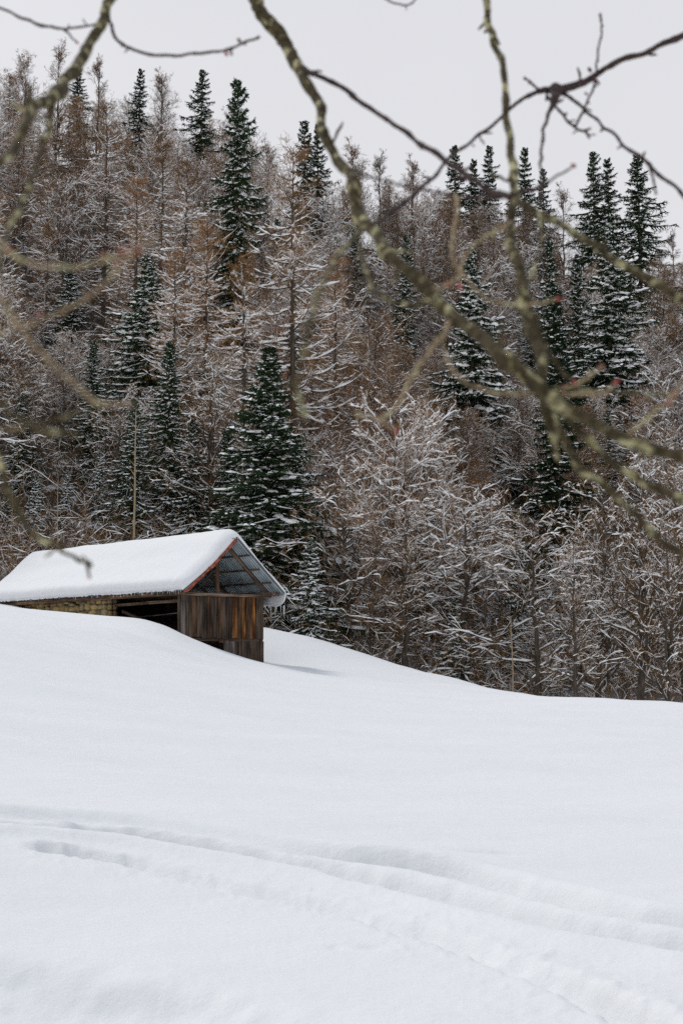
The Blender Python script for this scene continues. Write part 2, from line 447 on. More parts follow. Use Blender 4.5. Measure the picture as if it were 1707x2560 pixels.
def box(name, mat, parent, c, s, rot=(0, 0, 0), bev=.008, jit=0., seed=0):
    """a sawn or hewn piece: bevelled box centred at c with size s (24 verts ring-wise), ends and edges slightly uneven"""
    r = np.random.default_rng(int(seed) + 77)
    hx, hy, hz = [v / 2 for v in s]; ax = int(np.argmax(s)); o = [i for i in range(3) if i != ax]
    h = [hx, hy, hz]; b = min(bev, h[o[0]] * .4, h[o[1]] * .4)
    prof = [(-h[o[0]] + b, -h[o[1]]), (h[o[0]] - b, -h[o[1]]), (h[o[0]], -h[o[1]] + b), (h[o[0]], h[o[1]] - b),
            (h[o[0]] - b, h[o[1]]), (-h[o[0]] + b, h[o[1]]), (-h[o[0]], h[o[1]] - b), (-h[o[0]], -h[o[1]] + b)]
    V = []; K = 5 if jit else 2
    for k in range(K):
        q = -h[ax] + 2 * h[ax] * k / (K - 1); dx, dy = r.normal(0, jit, 2) if jit else (0, 0)
        for (u, v) in prof:
            p = [0, 0, 0]; p[ax] = q; p[o[0]] = u * (1 + (r.normal(0, .04) if jit else 0)) + dx; p[o[1]] = v + dy; V.append(p)
    F = []
    for k in range(K - 1):
        for i in range(8): F.append([k * 8 + i, k * 8 + (i + 1) % 8, (k + 1) * 8 + (i + 1) % 8, (k + 1) * 8 + i])
    for k, fl in ((0, 1), (K - 1, 0)):
        for q4 in ((0, 1, 2, 3), (0, 3, 4, 7), (7, 4, 5, 6)):
            f = [k * 8 + j for j in q4]; F.append(f[::-1] if fl else f)
    ob = link(name, mkmesh(name, V, F, mat, False), parent, c); ob.rotation_euler = rot
    return ob

def beam(name, mat, parent, a, b, w, h, seed=0, jit=.006):
    a = Vector(a); b = Vector(b); d = b - a
    ob = box(name, mat, parent, (a + b) / 2, (w, h, d.length), jit=jit, seed=seed)
    ob.rotation_euler = d.to_track_quat('Z', 'Y').to_euler(); return ob

def build_barn():
    H0 = .4
    root = thing('wooden_barn', 'old wooden hay barn under a thick snow roof, with plank gable and stone side wall', 'barn', (BARN[0], BARN[1], EYE - H0), BROT)
    RX, RZ = BW / 2, 5.0                       # ridge
    NX, FX, EZ = -.45, BW + .36, 2.88          # near and far eaves
    Y0, Y1 = -.95, BL + .3
    WT = 2.47 + H0                             # wall top
    def sub(name, label=None):
        o = bpy.data.objects.new(name, None); COL.objects.link(o); o.parent = root
        if label: o['label'] = label
        return o
    # --- roof metal: corrugated sheets on both slopes
    roof = sub('roof')
    SW = .82
    def sheet_mesh(x0, z0, x1, z1, nm):
        nw, ns, amp = 5, 8, .036
        ys = np.linspace(0, SW + .06, nw * ns + 1); t = np.linspace(0, 1, 4)
        d = np.array([x1 - x0, z1 - z0]); n_ = np.array([-d[1], d[0]]); n_ = n_ / np.linalg.norm(n_); n_ = n_ * np.sign(n_[1])
        V = []
        for tt in t:
            for y in ys:
                w_ = amp * math.sin(y / SW * nw * 2 * PI)
                sag = -.10 * math.sin(PI * tt) * (1 if x1 < x0 else .25)
                V.append((x0 + d[0] * tt + n_[0] * (w_ + sag), y, z0 + d[1] * tt + n_[1] * (w_ + sag)))
        m = len(ys); F = [[i * m + j, i * m + j + 1, (i + 1) * m + j + 1, (i + 1) * m + j] for i in range(3) for j in range(m - 1)]
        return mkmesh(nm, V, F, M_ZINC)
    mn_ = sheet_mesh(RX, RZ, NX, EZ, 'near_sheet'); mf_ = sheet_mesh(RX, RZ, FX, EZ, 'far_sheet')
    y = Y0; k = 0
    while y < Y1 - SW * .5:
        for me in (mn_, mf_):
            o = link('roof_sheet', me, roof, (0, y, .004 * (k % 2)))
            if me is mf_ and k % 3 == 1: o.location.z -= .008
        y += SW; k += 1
    # ridge cap of folded sheet, bare at the gable
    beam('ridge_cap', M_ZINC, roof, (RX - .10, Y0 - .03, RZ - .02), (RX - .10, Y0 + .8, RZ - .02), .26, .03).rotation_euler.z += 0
    # rusty red sheet edge on the near slope verge, sagging and wavy
    def verge():
        V = []; F = []; n = 40; r = np.random.default_rng(3)
        for i in range(n + 1):
            t = i / n; x = RX - .05 + (NX - RX + .05) * t; z = RZ - .03 + (EZ - RZ) * t - .10 * math.sin(PI * t) * .9 + .018 * math.sin(t * 26) + r.normal(0, .006)
            wd = .055 + .02 * math.sin(t * 17) + (.03 if t > .9 else 0)
            for (dy, dn) in ((-.05, .03), (-.05, -wd), (.10, -wd), (.10, .03)):
                V.append((x + dn * -.65, Y0 + dy, z + dn * .75))
        for i in range(n):
            for j in range(4): F.append([i * 4 + j, i * 4 + (j + 1) % 4, i * 4 + 4 + (j + 1) % 4, i * 4 + 4 + j])
        F += [[3, 2, 1, 0], [n * 4, n * 4 + 1, n * 4 + 2, n * 4 + 3]]
        link('verge_strip', mkmesh('verge_strip', V, F, M_RUST, False), roof, label='rusty red metal edge of the near roof slope')
    verge()
    # --- frame: purlins, rafters, ridge beam, post, braces, plates
    frame = sub('roof_frame')
    def on(t, far, drop):
        ex = FX if far else NX
        return (RX + (ex - RX) * t, RZ + (EZ - RZ) * t - drop)
    for far in (0, 1):
        for j, t in enumerate((.27, .52, .76, .95)):
            x, z = on(t, far, .075 + (0 if far else .09)); 
            beam('purlin', W_BEAM if far else W_DARK, frame, (x, Y0 + .08 + .05 * j, z), (x, Y1 - .2, z), .07, .07, seed=j + far * 9)
    beam('ridge_beam', W_BEAM, frame, (RX, Y0 + .12, RZ - .12), (RX, Y1 - .2, RZ - .12), .12, .10, seed=5)
    for j, yy in enumerate((-.08, 2.6, 5.3, 8., 10.7, 13.4, 15.9)):
        for far in (0, 1):
            x1, z1 = on(.93, far, .20 + (0 if far else .09)); x0, z0 = on(.03, far, .17)
            beam('rafter', W_BEAM if far else W_DARK, frame, (x0, yy, z0), (x1, yy, z1), .12, .11, seed=j * 2 + far)
    beam('king_post', W_BROWN, frame, (RX - .28, -.03, WT - .02), (RX - .26, .0, RZ - .42), .15, .13, seed=8)
    beam('king_post', W_DARK, frame, (RX - .1, 2.6, WT - .02), (RX - .1, 2.6, RZ - .3), .14, .13, seed=8)
    beam('brace', W_DARK, frame, (RX - .3, .1, WT + 1.0), (RX - 1.05, .25, WT + .1), .09, .08, seed=18)
    beam('brace', W_DARK, frame, (RX - .1, 2.6, WT + .8), (RX + 1.2, 2.6, WT + .05), .09, .08, seed=28)
    beam('tie_beam', W_BEAM, frame, (-.12, -.06, WT - .05), (BW + .35, -.03, WT - .09), .11, .12, seed=3, jit=.018)
    beam('tie_beam', W_DARK, frame, (-.1, 2.6, WT - .06), (BW, 2.6, WT - .06), .14, .14, seed=4)
    beam('tie_beam', W_DARK, frame, (-.1, 5.3, WT - .06), (BW, 5.3, WT - .06), .14, .14, seed=6)
    beam('wall_plate', W_DARK, frame, (.02, -.3, WT + .02), (.02, BL, WT + .02), .15, .13, seed=12, jit=.02)
    beam('wall_plate', W_BEAM, frame, (BW - .02, -.75, WT - .0), (BW - .02, BL, WT + .0), .14, .13, seed=13)
    beam('eave_board', W_BROWN, frame, (NX + .10, Y0 + .1, EZ - .10), (NX + .10, Y1 - .3, EZ - .13), .035, .15, seed=14, jit=.012)
    for j in range(9):
        yy = .9 + j * 1.75
        beam('rafter_end', W_DARK, frame, (NX + .13, yy, EZ - .06), (.10, yy, EZ + .36), .09, .09, seed=40 + j)
    # --- gable wall: vertical planks
    gw = sub('gable_wall')
    r = np.random.default_rng(5)
    x = 0.0; k = 0; zb = .67 + H0
    wds = [.23, .26, .22, .27, .25, .21, .24, .26, .28, .21, .22, .24, .20, .25, .23, .27, .13]
    sc_ = BW / sum(wds)
    mats = [W_GREY, W_DARK, W_BROWN, W_DARK, W_DARK, W_BROWN, W_DARK, W_BROWN, W_DARK, W_DARK, W_HONEY, W_BROWN, W_HONEY, W_BROWN, W_HONEY, W_DARK, W_DARK]
    for w_, mt in zip(wds, mats):
        w_ *= sc_; t0 = WT - .10 + r.normal(0, .012); b0 = zb + r.normal(0, .018) + .05 * (1 - x / BW)
        o = box('plank', mt, gw, (x + w_ / 2, -.02 - .022 * (k % 2) + r.normal(0, .005), (t0 + b0) / 2), (w_ - .012, .03, t0 - b0), (0, r.normal(0, .006), 0), .004, .0025, k)
        x += w_; k += 1
    # lower planks, set back, on the right half
    xs = [2.07, 2.30, 2.58, 2.80, 3.07, 3.30, 3.60, 3.82, BW + .05]
    for i in range(8):
        w_ = xs[i + 1] - xs[i]; t0 = .60 + H0 + r.normal(0, .012) - (.02 if i else 0); b0 = -.6 + H0
        box('plank', W_GREY if i in (0, 1) else W_DARK, gw, ((xs[i] + xs[i + 1]) / 2, .03 - .02 * (i % 2), (t0 + b0) / 2), (w_ - .010, .03, t0 - b0), (0, r.normal(0, .006), 0), .004, .002, 50 + i)
    beam('sill_beam', W_DARK, gw, (.0, .10, zb - .02), (BW, .10, zb - .04), .14, .12, seed=21)
    beam('log_end', W_BROWN, gw, (1.80, -.10, zb - .10), (2.10, .06, zb - .09), .10, .10, seed=22)
    beam('corner_post', W_DARK, gw, (.05, .10, -.5), (.05, .10, WT - .06), .15, .15, seed=23)
    beam('corner_post', W_DARK, gw, (BW - .06, .10, -.5), (BW - .06, .10, WT - .06), .15, .15, seed=24)
    # leaning greenish sheet behind the opening under the planks
    V = []; n = 30
    for i in range(n + 1):
        for zz in (0, 1):
            V.append((.15 + 1.5 * i / n + zz * .0, .28 + .25 * zz + .012 * math.sin(i * 1.26 * 1.6), -.3 + zz * (1.45 - .012 * i)))
    F = [[2 * i, 2 * i + 2, 2 * i + 3, 2 * i + 1] for i in range(n)]
    mg = plain('mossy_sheet', (.20, .27, .22), .6, .3)
    o = link('leaning_sheet', mkmesh('leaning_sheet', V, F, mg), gw); o['label'] = 'grey green metal sheet behind the gap under the planks'
    so_ = o.modifiers.new('s', 'SOLIDIFY'); so_.thickness = .006
    # --- far side wall and back gable: planks
    fw = sub('rear_wall')
    y = .2
    pm = None
    k = 0
    while y < BL:
        o = box('plank', W_DARK, fw, (BW - .01 + .032 * (k % 2), y + .14, (WT - .7) / 2), (.03, .31, WT + .6), bev=.004, seed=k) if pm is None else link('plank', pm, fw, (BW - .01 + .032 * (k % 2), y + .14, (WT - .7) / 2))
        pm = o.data; y += .29; k += 1
    x = .1; pm = None; k = 0
    while x < BW - .1:
        hgt = WT + .3
        o = box('plank', W_DARK, fw, (x + .14, BL - .02 * (k % 2), (hgt - .9) / 2), (.31, .019, hgt + .9), bev=.004) if pm is None else link('plank', pm, fw, (x + .14, BL - .02 * (k % 2), (hgt - .9) / 2))
        pm = o.data; x += .29; k += 1
    # gable triangle at the back, boards of falling height
    for i in range(13):
        xx = .15 + i * .29; top = RZ - .25 - abs(xx + .14 - RX) * .9
        box('gable_board', W_DARK, fw, (xx + .14, BL - .05, (WT + top) / 2 + .02), (.27, .025, max(.05, top - WT)), bev=.004)
    # --- stone side wall
    sw = sub('stone_wall', 'rough yellowish field stone wall under the eave')
    ys0 = 5.5
    box('mortar', M_MORTAR, sw, (.27, (ys0 + BL) / 2 + .04, (WT - .2 - .6) / 2), (.44, BL - ys0 - .08, WT + .25), bev=.01)
    sm = []
    for v in range(6):
        rv = np.random.default_rng(v + 3)
        nu, nv = 8, 5; V = []
        for a in range(nv + 1):
            th = PI * a / nv
            for b_ in range(nu):
                ph = 2 * PI * b_ / nu
                p = np.array([math.sin(th) * math.cos(ph), math.sin(th) * math.sin(ph), math.cos(th)])
                p = np.sign(p) * np.abs(p) ** .62 * (1 + rv.normal(0, .07))
                V.append(p * .5)
        F = [[a * nu + b_, (a + 1) * nu + b_, (a + 1) * nu + (b_ + 1) % nu, a * nu + (b_ + 1) % nu] for a in range(nv) for b_ in range(nu)]
        sm.append(mkmesh('stone', V, F, M_STONE, True))
    z = 1.05 + H0; row = 0; cnt = 0
    while z < WT - .12:
        hh = r.uniform(.20, .30); y = ys0 + r.uniform(-.05, .05)
        while y < 14.6:
            ln = r.uniform(.22, .62)
            if z > 1.2 + H0 + (y - 8) * .07:
                hq = hh * r.uniform(.7, 1.2)
                o = link('stone', sm[cnt % 6], sw, (.045 + r.normal(0, .02), y + ln / 2, z + hh / 2 + r.normal(0, .035)))
                o.scale = (.24, ln * 1.0, hq * 1.04); o.rotation_euler = (r.normal(0, .10), r.normal(0, .1), r.normal(0, .06)); cnt += 1
            y += ln + .012
        # quoins on the end by the dark opening
        for q in range(2):
            o = link('stone', sm[(cnt + q) % 6], sw, (.16 + q * .22, ys0 + .03, z + hh / 2)); o.scale = (.24, .26, hh); 
        z += hh + .01; row += 1
    # planks and poles stored in the dark opening
    op = sub('stored_timber')
    beam('pole', W_DARK, op, (.5, .8, 1.2), (.6, 5.2, 2.25), .12, .12, seed=61)
    beam('pole', W_BEAM, op, (.25, .3, 2.55), (.35, 5.4, 2.50), .09, .12, seed=62)
    beam('board', W_GREY, op, (.9, 1.2, 2.1), (1.0, 4.6, 2.0), .20, .04, seed=63)
    # --- snow slab
    def snow_slab():
        ts = []                                # profile: (x, z, nx, nz, thickness) walked from near eave to far eave
        def th_near(t): return .44 - .10 * t
        prof = []
        n1 = 34
        sl = math.hypot(RX - NX, RZ - EZ); nn1 = (-(RZ - EZ) / sl, (RX - NX) / sl)
        slf = math.hypot(FX - RX, RZ - EZ); nn2 = ((RZ - EZ) / slf, (FX - RX) / slf)
        for i in range(n1 + 1):
            t = 1 - i / n1                       # 1 eave .. 0 ridge
            sag = -.10 * math.sin(PI * t)
            x = RX + (NX - RX) * t + nn1[0] * sag; z = RZ + (EZ - RZ) * t + nn1[1] * sag
            th = (.42 + .04 * mn.noise(Vector((t * 4, 0, 0)))) * min(1, math.sqrt(max(0, 1 - max(0, (t - .90) / .10) ** 2)) + .02)
            w = max(0, 1 - t / .24); w = w * w * (3 - 2 * w)
            nx = nn1[0] * (1 - w * .85); nz = nn1[1] * (1 - w) + 1.0 * w
            prof.append((x, z, nx, nz, th + .04 * w))
        for i in range(1, n1 + 1):
            t = i / n1
            x = RX + (FX - RX) * t; z = RZ + (EZ - RZ) * t
            w = max(0, 1 - t / .42); w = w * w * (3 - 2 * w)
            th = .42 * w + (1 - w) * (.27 - .05 * math.sin(PI * t) + .05 * t)
            prof.append((x, z, nn2[0] * (1 - w) + .25 * w, nn2[1] * (1 - w) + w, th))
        prof = np.array(prof)
        # snow hanging off the far eave
        outer = np.stack([prof[:, 0] + prof[:, 2] * prof[:, 4], prof[:, 1] + prof[:, 3] * prof[:, 4]], 1)
        hang = np.array([(FX + .27, 2.86), (FX + .26, 2.66), (FX + .20, 2.46), (FX + .10, 2.36), (FX + .0, 2.38), (FX + .0, 2.60), (FX + .01, 2.80)])
        inner0 = prof[:, :2] + np.c_[prof[:, 2], prof[:, 3]] * .058
        O = np.r_[outer, hang]; I = np.r_[inner0, np.repeat([[FX + .03, 2.84]], len(hang), 0)]
        for _ in range(2): O[1:-1] = (O[:-2] + 2 * O[1:-1] + O[2:]) / 4
        ys = np.r_[Y0 + .02 + .80 * (1 - np.cos(np.linspace(0, PI / 2, 14))), np.linspace(Y0 + .9, Y1 - 1.3, 110), Y1 - 1.2 + 1.25 * np.sin(np.linspace(0, PI / 2, 12))]
        m = len(O); V = []
        rr = np.random.default_rng(9)
        edge_n = rr.normal(0, .02, len(ys) + 4)
        for j, y in enumerate(ys):
            e0 = (y - Y0 - .02) / .8; e1 = (Y1 + .05 - y) / 1.25
            s = min(1, math.sqrt(max(0, 1 - (1 - min(1, e0)) ** 2)) + .05) * min(1, math.sqrt(max(0, 1 - (1 - min(1, e1)) ** 2)) + .03)
            for i in range(m):
                p = I[i] + (O[i] - I[i]) * s
                q = mn.noise(Vector((p[0] * .9, y * .5, p[1] * .9))) * .05 + mn.noise(Vector((p[0] * 3, y * 2.2, p[1] * 3))) * .014
                low = max(0, 1 - i / 6)
                q2 = low * (mn.noise(Vector((3.3, y * 3.5, 0))) * .05 + edge_n[j])
                if i >= len(prof): q2 = (i - len(prof)) / 7 * mn.noise(Vector((8.3, y * 1.5, 0))) * .12 * s; 
                V.append((p[0], y, p[1] + q * s - q2 * .7))
            for i in range(m):                  # underside
                V.append((I[i][0], y, I[i][1]))
        F = []
        st = 2 * m
        for j in range(len(ys) - 1):
            for i in range(m - 1):
                a = j * st + i; F.append([a, a + 1, a + st + 1, a + st])
                a = j * st + m + i; F.append([a, a + st, a + st + 1, a + 1])
            a = j * st; F.append([a, a + st, a + st + m, a + m])
            a = j * st + m - 1; F.append([a, a + m, a + st + m, a + st])
        for j in (0, len(ys) - 1):
            for i in range(m - 1):
                a = j * st + i; f = [a, a + m, a + m + 1, a + 1]; F.append(f if j == 0 else f[::-1])
        o = link('roof_snow', mkmesh('roof_snow', V, F, M_SNOWR), root); o['label'] = 'thick smooth blanket of snow on the roof'
        return o
    slab = snow_slab()
    rr = np.random.default_rng(4)
    V = []; F = []
    for k in range(5):
        for j in range(6):
            a = 2 * PI * j / 6; rad = .020 * (1 - k / 4) ** .8 + .0015
            V.append((math.cos(a) * rad, math.sin(a) * rad, -k / 4))
    F = [[k * 6 + j, k * 6 + (j + 1) % 6, k * 6 + 6 + (j + 1) % 6, k * 6 + 6 + j] for k in range(4) for j in range(6)]
    ic = mkmesh('icicle', V, F, M_ICE, True)
    for i in range(11):                         # far eave
        o = link('icicle', ic, slab, (FX + .10 + rr.normal(0, .05), Y0 + .15 + i * .13 + rr.normal(0, .06), 2.42)); L_ = rr.choice([.12, .2, .3, .5]); o.scale = (.9, .9, L_)
    for i in range(46):                         # near eave
        yy = rr.choice([rr.uniform(-.8, 3.2), rr.uniform(-.8, 12)])
        o = link('icicle', ic, slab, (NX - .02, yy, EZ + .02)); o.scale = (.55, .55, rr.uniform(.05, .17))
    # small snow cushions on the tie beam and lower ledge
build_barn()

# ------------------------------------------------------------------ trees
def kids(Pt, R, n, t0, t1, lf, ang, K, rg, up=0., curve=0., jit=.12, rad=.5, rmin=.006, tip=.3, perp=None, flat=0.):
    """child branches from parent polylines; lf(parent_length, t) gives lengths"""
    B, K0 = Pt.shape[:2]
    t = rg.uniform(t0, t1, (B, n)); f = t * (K0 - 1); i = np.minimum(f.astype(int), K0 - 2); w = (f - i)[..., None]
    b = np.arange(B)[:, None]
    pos = Pt[b, i] * (1 - w) + Pt[b, i + 1] * w
    tan = norm(Pt[b, i + 1] - Pt[b, i])
    pr = R[b, i] * (1 - w[..., 0]) + R[b, i + 1] * w[..., 0]
    plen = np.linalg.norm(np.diff(Pt, axis=1), axis=-1).sum(1)[:, None]
    v = rg.normal(size=(B, n, 3)); v[..., 2] *= (1 - flat)
    if perp is not None: v = v * .25 + perp(tan, rg)
    v = norm(v - (v * tan).sum(-1, keepdims=True) * tan)
    a = np.radians(rg.normal(ang, ang * .2, (B, n)))[..., None]
    d = np.cos(a) * tan + np.sin(a) * v; d[..., 2] += up; d = norm(d)
    L = lf(plen, t) * rg.uniform(.6, 1.2, (B, n))
    d = d.reshape(-1, 3); pos = pos.reshape(-1, 3); L = L.reshape(-1); pr = pr.reshape(-1)
    Q = np.empty((len(d), K, 3)); Q[:, 0] = pos; cur = d.copy()
    for k in range(1, K):
        Q[:, k] = Q[:, k - 1] + cur * (L / (K - 1))[:, None]
        cur = cur + rg.normal(0, jit, cur.shape); cur[:, 2] += curve / K; cur = norm(cur)
    r0 = np.maximum(pr * rad, rmin)
    RR = r0[:, None] * np.linspace(1, tip, K)[None]
    return Q, RR

def snow_on(G, Pt, R, w0, h0, rg, cover=.8, t0=0.):
    B, K = Pt.shape[:2]
    T, _, _ = frames(Pt)
    hz = np.clip(1.35 - np.abs(T[..., 2]) * 1.25, 0, 1)
    m = np.clip(rg.normal(.72, .50, (B, K)), .03, 1.7) * hz
    m *= (rg.uniform(0, 1, (B, K)) < (cover + .15))
    m[:, 0] *= .6; m[:, -1] *= .5
    m *= (np.linspace(0, 1, K)[None] >= t0)
    keep = (rg.uniform(0, 1, B) < cover) & (m.max(1) > .15)
    W = np.maximum(R * .95, w0) * m; H = (h0 + R * .3) * m
    G.caps(Pt[keep], W[keep], H[keep], R[keep])

def resample(Pt, R, n):
    """more points per polyline so that snow can lie in clumps"""
    K = Pt.shape[1]; u = np.linspace(0, K - 1, n); i = np.minimum(u.astype(int), K - 2); w = (u - i)[None, :, None]
    return Pt[:, i] * (1 - w) + Pt[:, i + 1] * w, R[:, i] * (1 - w[..., 0]) + R[:, i + 1] * w[..., 0]

def bare_tree(seed, twmat, H=13., nprim=38, spread=1., snow=1., lean=0., bare_from=.12, fine=1., asc=42, hazy=1., girth=1., crook=1., cover=.68):
    rg = np.random.default_rng(seed)
    K = 12; t = np.linspace(0, 1, K)
    wob = np.cumsum(rg.normal(0, .10, (K, 2)), 0); wob -= wob[0]
    tr = np.c_[wob[:, 0] + lean * H * t ** 1.2, wob[:, 1], t * H][None]
    R0 = (.115 * girth * (1 - t) ** .8 + .012)[None] * H / 13
    gt = Geo(); gc = Geo(); gs = Geo()
    gt.tubes(tr, R0, 7)
    P1, R1 = kids(tr, R0, nprim, bare_from, .97, lambda pl, tt: (6.4 * spread * (1.08 - tt) ** .55 + .4) * H / 13, asc, 10, rg, up=.1, curve=.35, jit=.16 * crook, rad=.55, rmin=.02, tip=.2, flat=.3)
    P2, R2 = kids(P1, R1, 7, .15, 1, lambda pl, tt: pl * .44 * (1.15 - tt * .6), 44, 7, rg, up=.08, curve=.15, jit=.2 * crook, rad=.6, rmin=.013)
    P3, R3 = kids(P2, R2, 5, .1, 1, lambda pl, tt: pl * .45 * (1.1 - tt * .4), 42, 4, rg, up=.08, jit=.22 * crook, rad=.6, rmin=.009)
    P4, R4 = kids(P3, R3, max(1, int(4 * fine)), .1, 1, lambda pl, tt: pl * .55 + .10, 38, 3, rg, up=.10, jit=.12, rad=.6, rmin=.0054 * hazy, tip=.5)
    gt.tubes(P1, R1, 4, rg.uniform(0, .3, len(P1)))
    gc.tubes(P2, R2, 3, rg.uniform(0, .5, len(P2)))
    gc.tubes(P3, R3, 3, rg.uniform(.2, .8, len(P3)))
    gc.tubes(P4, R4, 3, rg.uniform(.4, 1, len(P4)))
    a, b = resample(P1, R1, 16); snow_on(gs, a, b, .042 * snow, .066 * snow, rg, .97)
    a, b = resample(P2, R2, 9); snow_on(gs, a, b, .028 * snow, .050 * snow, rg, .90)
    snow_on(gs, P3, R3, .025 * snow, .040 * snow, rg, cover * .82)
    snow_on(gs, P4, R4, .016 * snow, .026 * snow, rg, .07)
    return dict(H=H, parts=[('trunk', gt.mesh('bare_trunk', M_BARK, True)), ('crown', gc.mesh('bare_twigs', twmat)), ('snow_cover', gs.mesh('branch_snow', M_SNOWB))])

def larch(seed, H=18., snow=1.):
    rg = np.random.default_rng(seed)
    K = 14; t = np.linspace(0, 1, K); wob = np.cumsum(rg.normal(0, .04, (K, 2)), 0)
    tr = np.c_[wob[:, 0], wob[:, 1], t * H][None]; R0 = (.17 * (1 - t) ** .9 + .012)[None]
    gt = Geo(); gc = Geo(); gs = Geo(); gt.tubes(tr, R0, 7)
    n = 170; h = np.sort(rg.uniform(.10, .985, n)); az = rg.uniform(0, 2 * PI, n)
    L = (.35 + 3.9 * (1 - h) ** .72) * rg.uniform(.55, 1.15, n) * np.where(h < .25, .8, 1)
    KK = 9; s = np.linspace(0, 1, KK)
    el = np.radians(np.where(h > .8, 25, -12) + rg.normal(0, 8, n))
    dz = np.tan(el)[:, None] * s[None] + (.55 + .2 * rg.normal(size=n))[:, None] * (s ** 2.6)[None] * .6
    P1 = np.stack([np.cos(az)[:, None] * s * L[:, None], np.sin(az)[:, None] * s * L[:, None], dz * L[:, None]], -1)
    side = rg.normal(0, .06, (n, KK, 3)).cumsum(1) * .5 * L[:, None, None] * .3; side[:, 0] = 0
    P1 = P1 + side; base = np.stack([np.interp(h, t, tr[0, :, i]) for i in range(3)], 1); P1 = P1 + base[:, None]
    R1 = (.012 + .012 * L)[:, None] * np.linspace(1, .25, KK)[None]
    gt.tubes(P1, R1, 4, rg.uniform(0, .4, n))
    P2, R2 = kids(P1, R1, 9, .12, 1, lambda pl, tt: .25 + pl * .22, 55, 4, rg, up=-.05, curve=.4, jit=.12, rad=.5, rmin=.008, flat=.4)
    P3, R3 = kids(P2, R2, 5, .1, 1, lambda pl, tt: .12 + pl * .3, 50, 3, rg, up=.12, jit=.15, rad=.7, rmin=.0068, tip=.6)
    gc.tubes(P2, R2, 3, rg.uniform(.2, .8, len(P2))); gc.tubes(P3, R3, 3, rg.uniform(.4, 1, len(P3)))
    low = P1[:, 0, 2] < H * .86
    a, b = resample(P1[low], R1[low], 16); snow_on(gs, a, b, .048 * snow, .075 * snow, rg, .95, .12)
    low = P2[:, 0, 2] < H * .8
    snow_on(gs, P2[low], R2[low], .022 * snow, .035 * snow, rg, .5)
    snow_on(gs, P3, R3, .012 * snow, .018 * snow, rg, .08)
    return dict(H=H, parts=[('trunk', gt.mesh('larch_trunk', M_BARK, True)), ('crown', gc.mesh('larch_twigs', M_LARCH)), ('snow_cover', gs.mesh('larch_snow', M_SNOWB))])

def spruce(seed, H=15., width=.21, snow=1., dens=1., taper=.82):
    rg = np.random.default_rng(seed)
    K = 12; t = np.linspace(0, 1, K); wob = np.cumsum(rg.normal(0, .02, (K, 2)), 0)
    tr = np.c_[wob[:, 0], wob[:, 1], t * H][None]; R0 = (.16 * (1 - t) ** .9 + .012)[None]
    gt = Geo(); gc = Geo(); gs = Geo(); gt.tubes(tr, R0, 7)
    n = int(210 * dens); nw_ = int(n / 5.2); h = np.linspace(.03, .992, nw_)[np.minimum((np.arange(n) / 5.2).astype(int), nw_ - 1)]; h = h + rg.normal(0, .0045, n); h = np.clip(h, .02, .992); az = np.arange(n) * 2.4 + rg.normal(0, .3, n)
    prof = (1 - h) ** taper; irregular = 1 + .32 * np.sin(h * 21 + seed) * (1 - h) + .18 * np.sin(az * 1.0 + h * 9 + seed)
    L = ((.16 if taper < 1 else .07) + width * H * prof * irregular) * rg.uniform(.42, 1.2, n)
    L = np.where((rg.uniform(0, 1, n) < .14) & (h < .85), L * .35, L)
    KK = 8; s = np.linspace(0, 1, KK)
    el = np.radians(np.interp(h, [0, .5, .85, 1], [-34, -24, -2, 50]) + rg.normal(0, 6, n))
    dz = np.tan(el)[:, None] * s[None] + .22 * (s ** 3)[None]
    P1 = np.stack([np.cos(az)[:, None] * s * L[:, None], np.sin(az)[:, None] * s * L[:, None], dz * L[:, None]], -1)
    base = np.stack([np.interp(h, t, tr[0, :, i]) for i in range(3)], 1); P1 = P1 + base[:, None] + rg.normal(0, .02, (n, 1, 3))
    R1 = (.05 + .012 * L)[:, None] * np.linspace(.8, .5, KK)[None]
    tone = rg.uniform(0, .8, n); gc.tubes(P1, R1, 4, tone)
    sidep = lambda tan, q: (np.cross(tan, [0, 0, 1.]) * np.sign(q.uniform(-1, 1, tan.shape[:2]))[..., None])
    P2, R2 = kids(P1, R1, 17, .12, 1, lambda pl, tt: (.10 + pl * .34) * (1.15 - tt * .75), 52, 4, rg, up=-.16, curve=-.25, jit=.08, rad=1, rmin=.04, tip=.25, perp=sidep)
    R2 = np.clip(R2, .012, .06)
    P3, R3 = kids(P1, R1, 9, .1, .95, lambda pl, tt: .16 + pl * .16, 80, 3, rg, up=-1.6, jit=.08, rad=.7, rmin=.03, tip=.3)   # hanging sprays
    P4, R4 = kids(P2, R2, 3, .2, 1, lambda pl, tt: .10 + pl * .25, 60, 3, rg, up=-.5, jit=.1, rad=.6, rmin=.018, tip=.3)
    gc.tubes(P2, R2, 3, rg.uniform(0, .9, len(P2))); gc.tubes(P3, R3, 3, rg.uniform(0, .6, len(P3))); gc.tubes(P4, R4, 3, rg.uniform(.2, 1, len(P4)))
    a, b = resample(P1, R1 * .8, 12)
    snow_on(gs, a, b, .11 * snow, .10 * snow, rg, min(1, .78 * snow), .18)
    a, b = resample(P2, R2 * .8, 5)
    snow_on(gs, a, b, .052 * snow, .052 * snow, rg, min(.9, .42 * snow))
    return dict(H=H, parts=[('trunk', gt.mesh('spruce_trunk', M_BARK, True)), ('crown', gc.mesh('spruce_boughs', M_SPR)), ('snow_cover', gs.mesh('spruce_snow', M_SNOWB))])

